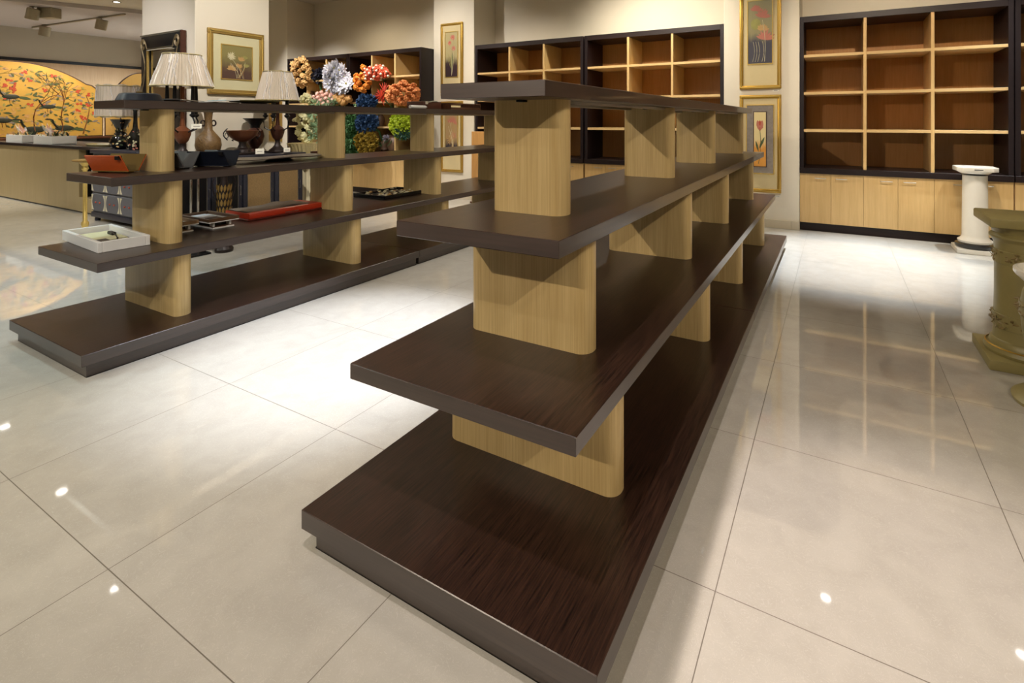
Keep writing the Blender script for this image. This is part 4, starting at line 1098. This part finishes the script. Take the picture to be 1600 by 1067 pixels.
# ------------------------------------------------------------------ pedestals on the right
t = thing('white_pedestal', (1.24, 6.72, 0), 'white round column pedestal with square cap and black ring in front of the cabinets', 'pedestal')
MB().box(-.17, .17, -.17, .17, 0, .045, white_st, .004).build('base_slab', t)
MB().lathe([(.155, .045), (.165, .06), (.165, .085), (.14, .10)], black_g, seg=40).build('black_ring', t)
MB().lathe([(.14, .10), (.145, .12), (.12, .14), (.112, .155), (.108, .17), (.102, .76), (.102, .78)], white_st, seg=40).build('shaft', t)
MB().lathe([(.10, .78), (.115, .79), (.10, .80)], black_g, seg=40).build('neck_ring', t)
oc = [(.185 * math.cos(a) * k, .185 * math.sin(a) * k) for a, k in [(R(22.5 + 45 * q), 1.06) for q in range(8)]]
MB().lathe([(.12, .80), (.15, .825), (.155, .83)], white_st, seg=40).prism([(x * .98, y * .98) for x, y in ((.17, .12), (.12, .17), (-.12, .17), (-.17, .12), (-.17, -.12), (-.12, -.17), (.12, -.17), (.17, -.12))], .825, .868, white_st, bev=.004).build('cap', t)
MB().box(-.035, .035, -.172, -.167, .842, .850, black_m, .001).build('slot', t)

def relief_band(t, r, z0, z1, m, seed):
    b = MB(); rr = random.Random(seed)
    b.lathe([(r, z0), (r + .004, z0 + .003), (r + .004, z1 - .003), (r, z1)], m, seg=48, cap=False)
    for k in range(240):
        a = rr.uniform(0, 2 * PI); z = rr.uniform(z0 + .01, z1 - .01); q = r + .004
        b.leaf((q * math.cos(a), q * math.sin(a), z), ((q + .006) * math.cos(a + rr.uniform(-.25, .25)), (q + .006) * math.sin(a + rr.uniform(-.25, .25)), max(z0 + .004, min(z1 - .004, z + rr.uniform(-.022, .022)))), .012, relief_m, (math.cos(a), math.sin(a), 0), .3)
    b.build('relief_band', t, smooth=False)
t = thing('sage_pedestal', (.925, 3.775, 0), 'sage green round pedestal with carved bands and square cap at right edge', 'pedestal')
MB().box(-.205, .205, -.205, .205, 0, .055, green_st, .006, 2).build('base_slab', t)
MB().lathe([(.185, .055), (.19, .07), (.18, .09), (.165, .095), (.16, .12), (.15, .13)], green_st, seg=48).build('base_moulding', t)
MB().lathe([(.178, .088), (.184, .092), (.178, .096)], gold, seg=48, cap=False).build('gilt_line', t)
MB().lathe([(.15, .13), (.146, .18), (.142, .40), (.142, .62), (.146, .66), (.15, .67)], green_st, seg=48).build('shaft', t)
relief_band(t, .147, .19, .27, green_st, 3); relief_band(t, .143, .545, .62, green_st, 4)
MB().lathe([(.15, .67), (.165, .69), (.165, .70), (.15, .715), (.155, .73), (.18, .76), (.185, .765)], green_st, seg=48).box(-.20, .20, -.20, .20, .762, .813, green_st, .008, 2).build('capital', t)
t = thing('sage_urn', (.952, 3.27, 0), 'sage green footed urn planter cut off by right edge, nearest pedestal', 'urn')
MB().lathe([(.205, 0), (.208, .015), (.19, .03), (.12, .06), (.08, .09), (.075, .12)], green_st, seg=48).build('foot', t)
MB().lathe([(.075, .12), (.11, .15), (.15, .22), (.17, .34), (.175, .46), (.165, .52), (.15, .55)], green_st, seg=48).build('body', t)
relief_band(t, .175, .40, .47, green_st, 5)
MB().lathe([(.15, .55), (.165, .57), (.195, .60), (.20, .61), (.20, .625), (.185, .63), (.16, .58), (.13, .55)], white_st, seg=48).build('rim', t)

# ------------------------------------------------------------------ ceiling spotlights and added fill lamps, same fixture for both
def spot(pos, aim, watts, deg, blend, colr, rad, idx):
    x, y = pos; z = ceil_z(x, y)
    t = thing('ceiling_spot_or_fill', (x, y, z), 'small recessed spotlight in the cream ceiling', 'ceiling light', 'recessed spotlights in the cream ceiling')
    if pos == (-12.16, 4.7): t['label'] = 'small recessed spotlight near the edge of the grey ceiling, top left'; del t['group']
    ring = MB()
    ring.lathe([(rad, -.012), (rad + .018, -.012), (rad + .022, -.002), (rad + .02, -.0005), (rad, -.0005)], fix_m, seg=28, cap=False)
    ring.build('trim_ring', t)
    if rad > .06: MB().box(-.075, .075, -.05, .05, -.008, -.002, lens_m, .001).build('lens', t)
    else: MB().lathe([(0, -.006), (rad, -.006), (rad, -.002), (0, -.002)], lens_m, seg=28, cap=False).build('lens', t)
    ld = bpy.data.lights.new('lamp', 'SPOT'); ld.energy = watts * LK; ld.spot_size = R(deg); ld.spot_blend = blend; ld.color = colr; ld.shadow_soft_size = .035
    lo = bpy.data.objects.new('lamp', ld); col.objects.link(lo); lo.parent = t; lo.location = (0, 0, -.06)
    d = Vector((aim[0] - x, aim[1] - y, aim[2] - (z - .06)))
    lo.rotation_euler = d.to_track_quat('-Z', 'Y').to_euler()
for i, (pos, aim, watts, deg, blend, colr, rad) in enumerate(LAMPS): spot(pos, aim, watts, deg, blend, colr, rad, i)

def track_head(x, y, z, label, box=False, rz=0.4):
    t = thing('track_spotlight', (x, y, LC), label, 'ceiling light', None, rz)
    dz = z - LC
    st = MB().tube([(0, 0, 0), (0, 0, dz + .10)], .012, fix_m, 8).box(-.06, .06, -.02, .02, -.02, 0, fix_m, .004)
    st.build('stem', t)
    if box: MB().box(-.05, .28, .10, .30, -.20, 0, fix_m, .01).build('gear_box', t)
    Mx = Matrix.Translation((0, 0, dz)) @ Matrix.Rotation(R(14), 4, 'Y')
    MB().lathe([(.09, -.12), (.10, -.11), (.10, .09), (.08, .10), (0, .10)], fix_m, seg=28, M=Mx, cap=False).lathe([(.09, -.12), (.08, -.09), (0, -.07)], chrome, seg=28, M=Mx, cap=False).build('head', t)
    MB().lathe([(0, -.105), (.08, -.105), (.08, -.095), (0, -.095)], lens_m, seg=24, M=Mx, cap=False).build('lens', t)
track_head(-13.62, 3.93, 3.41, 'grey track spotlight nearest the cream ceiling edge, with a square gear box', True)
track_head(-16.0, 4.82, 3.41, 'track spotlight at the far end of the slanting track')
track_head(-13.7, 5.03, 3.39, 'track spotlight at the near end of the slanting track')
t = thing('lighting_track', (-14.6, 4.95, LC), 'slanting grey lighting track on the low grey ceiling', 'lighting track')
MB().tube([(1.75, .16, -.018), (-2.0, -.17, -.018)], .018, fix_m, 4).build('rail', t)
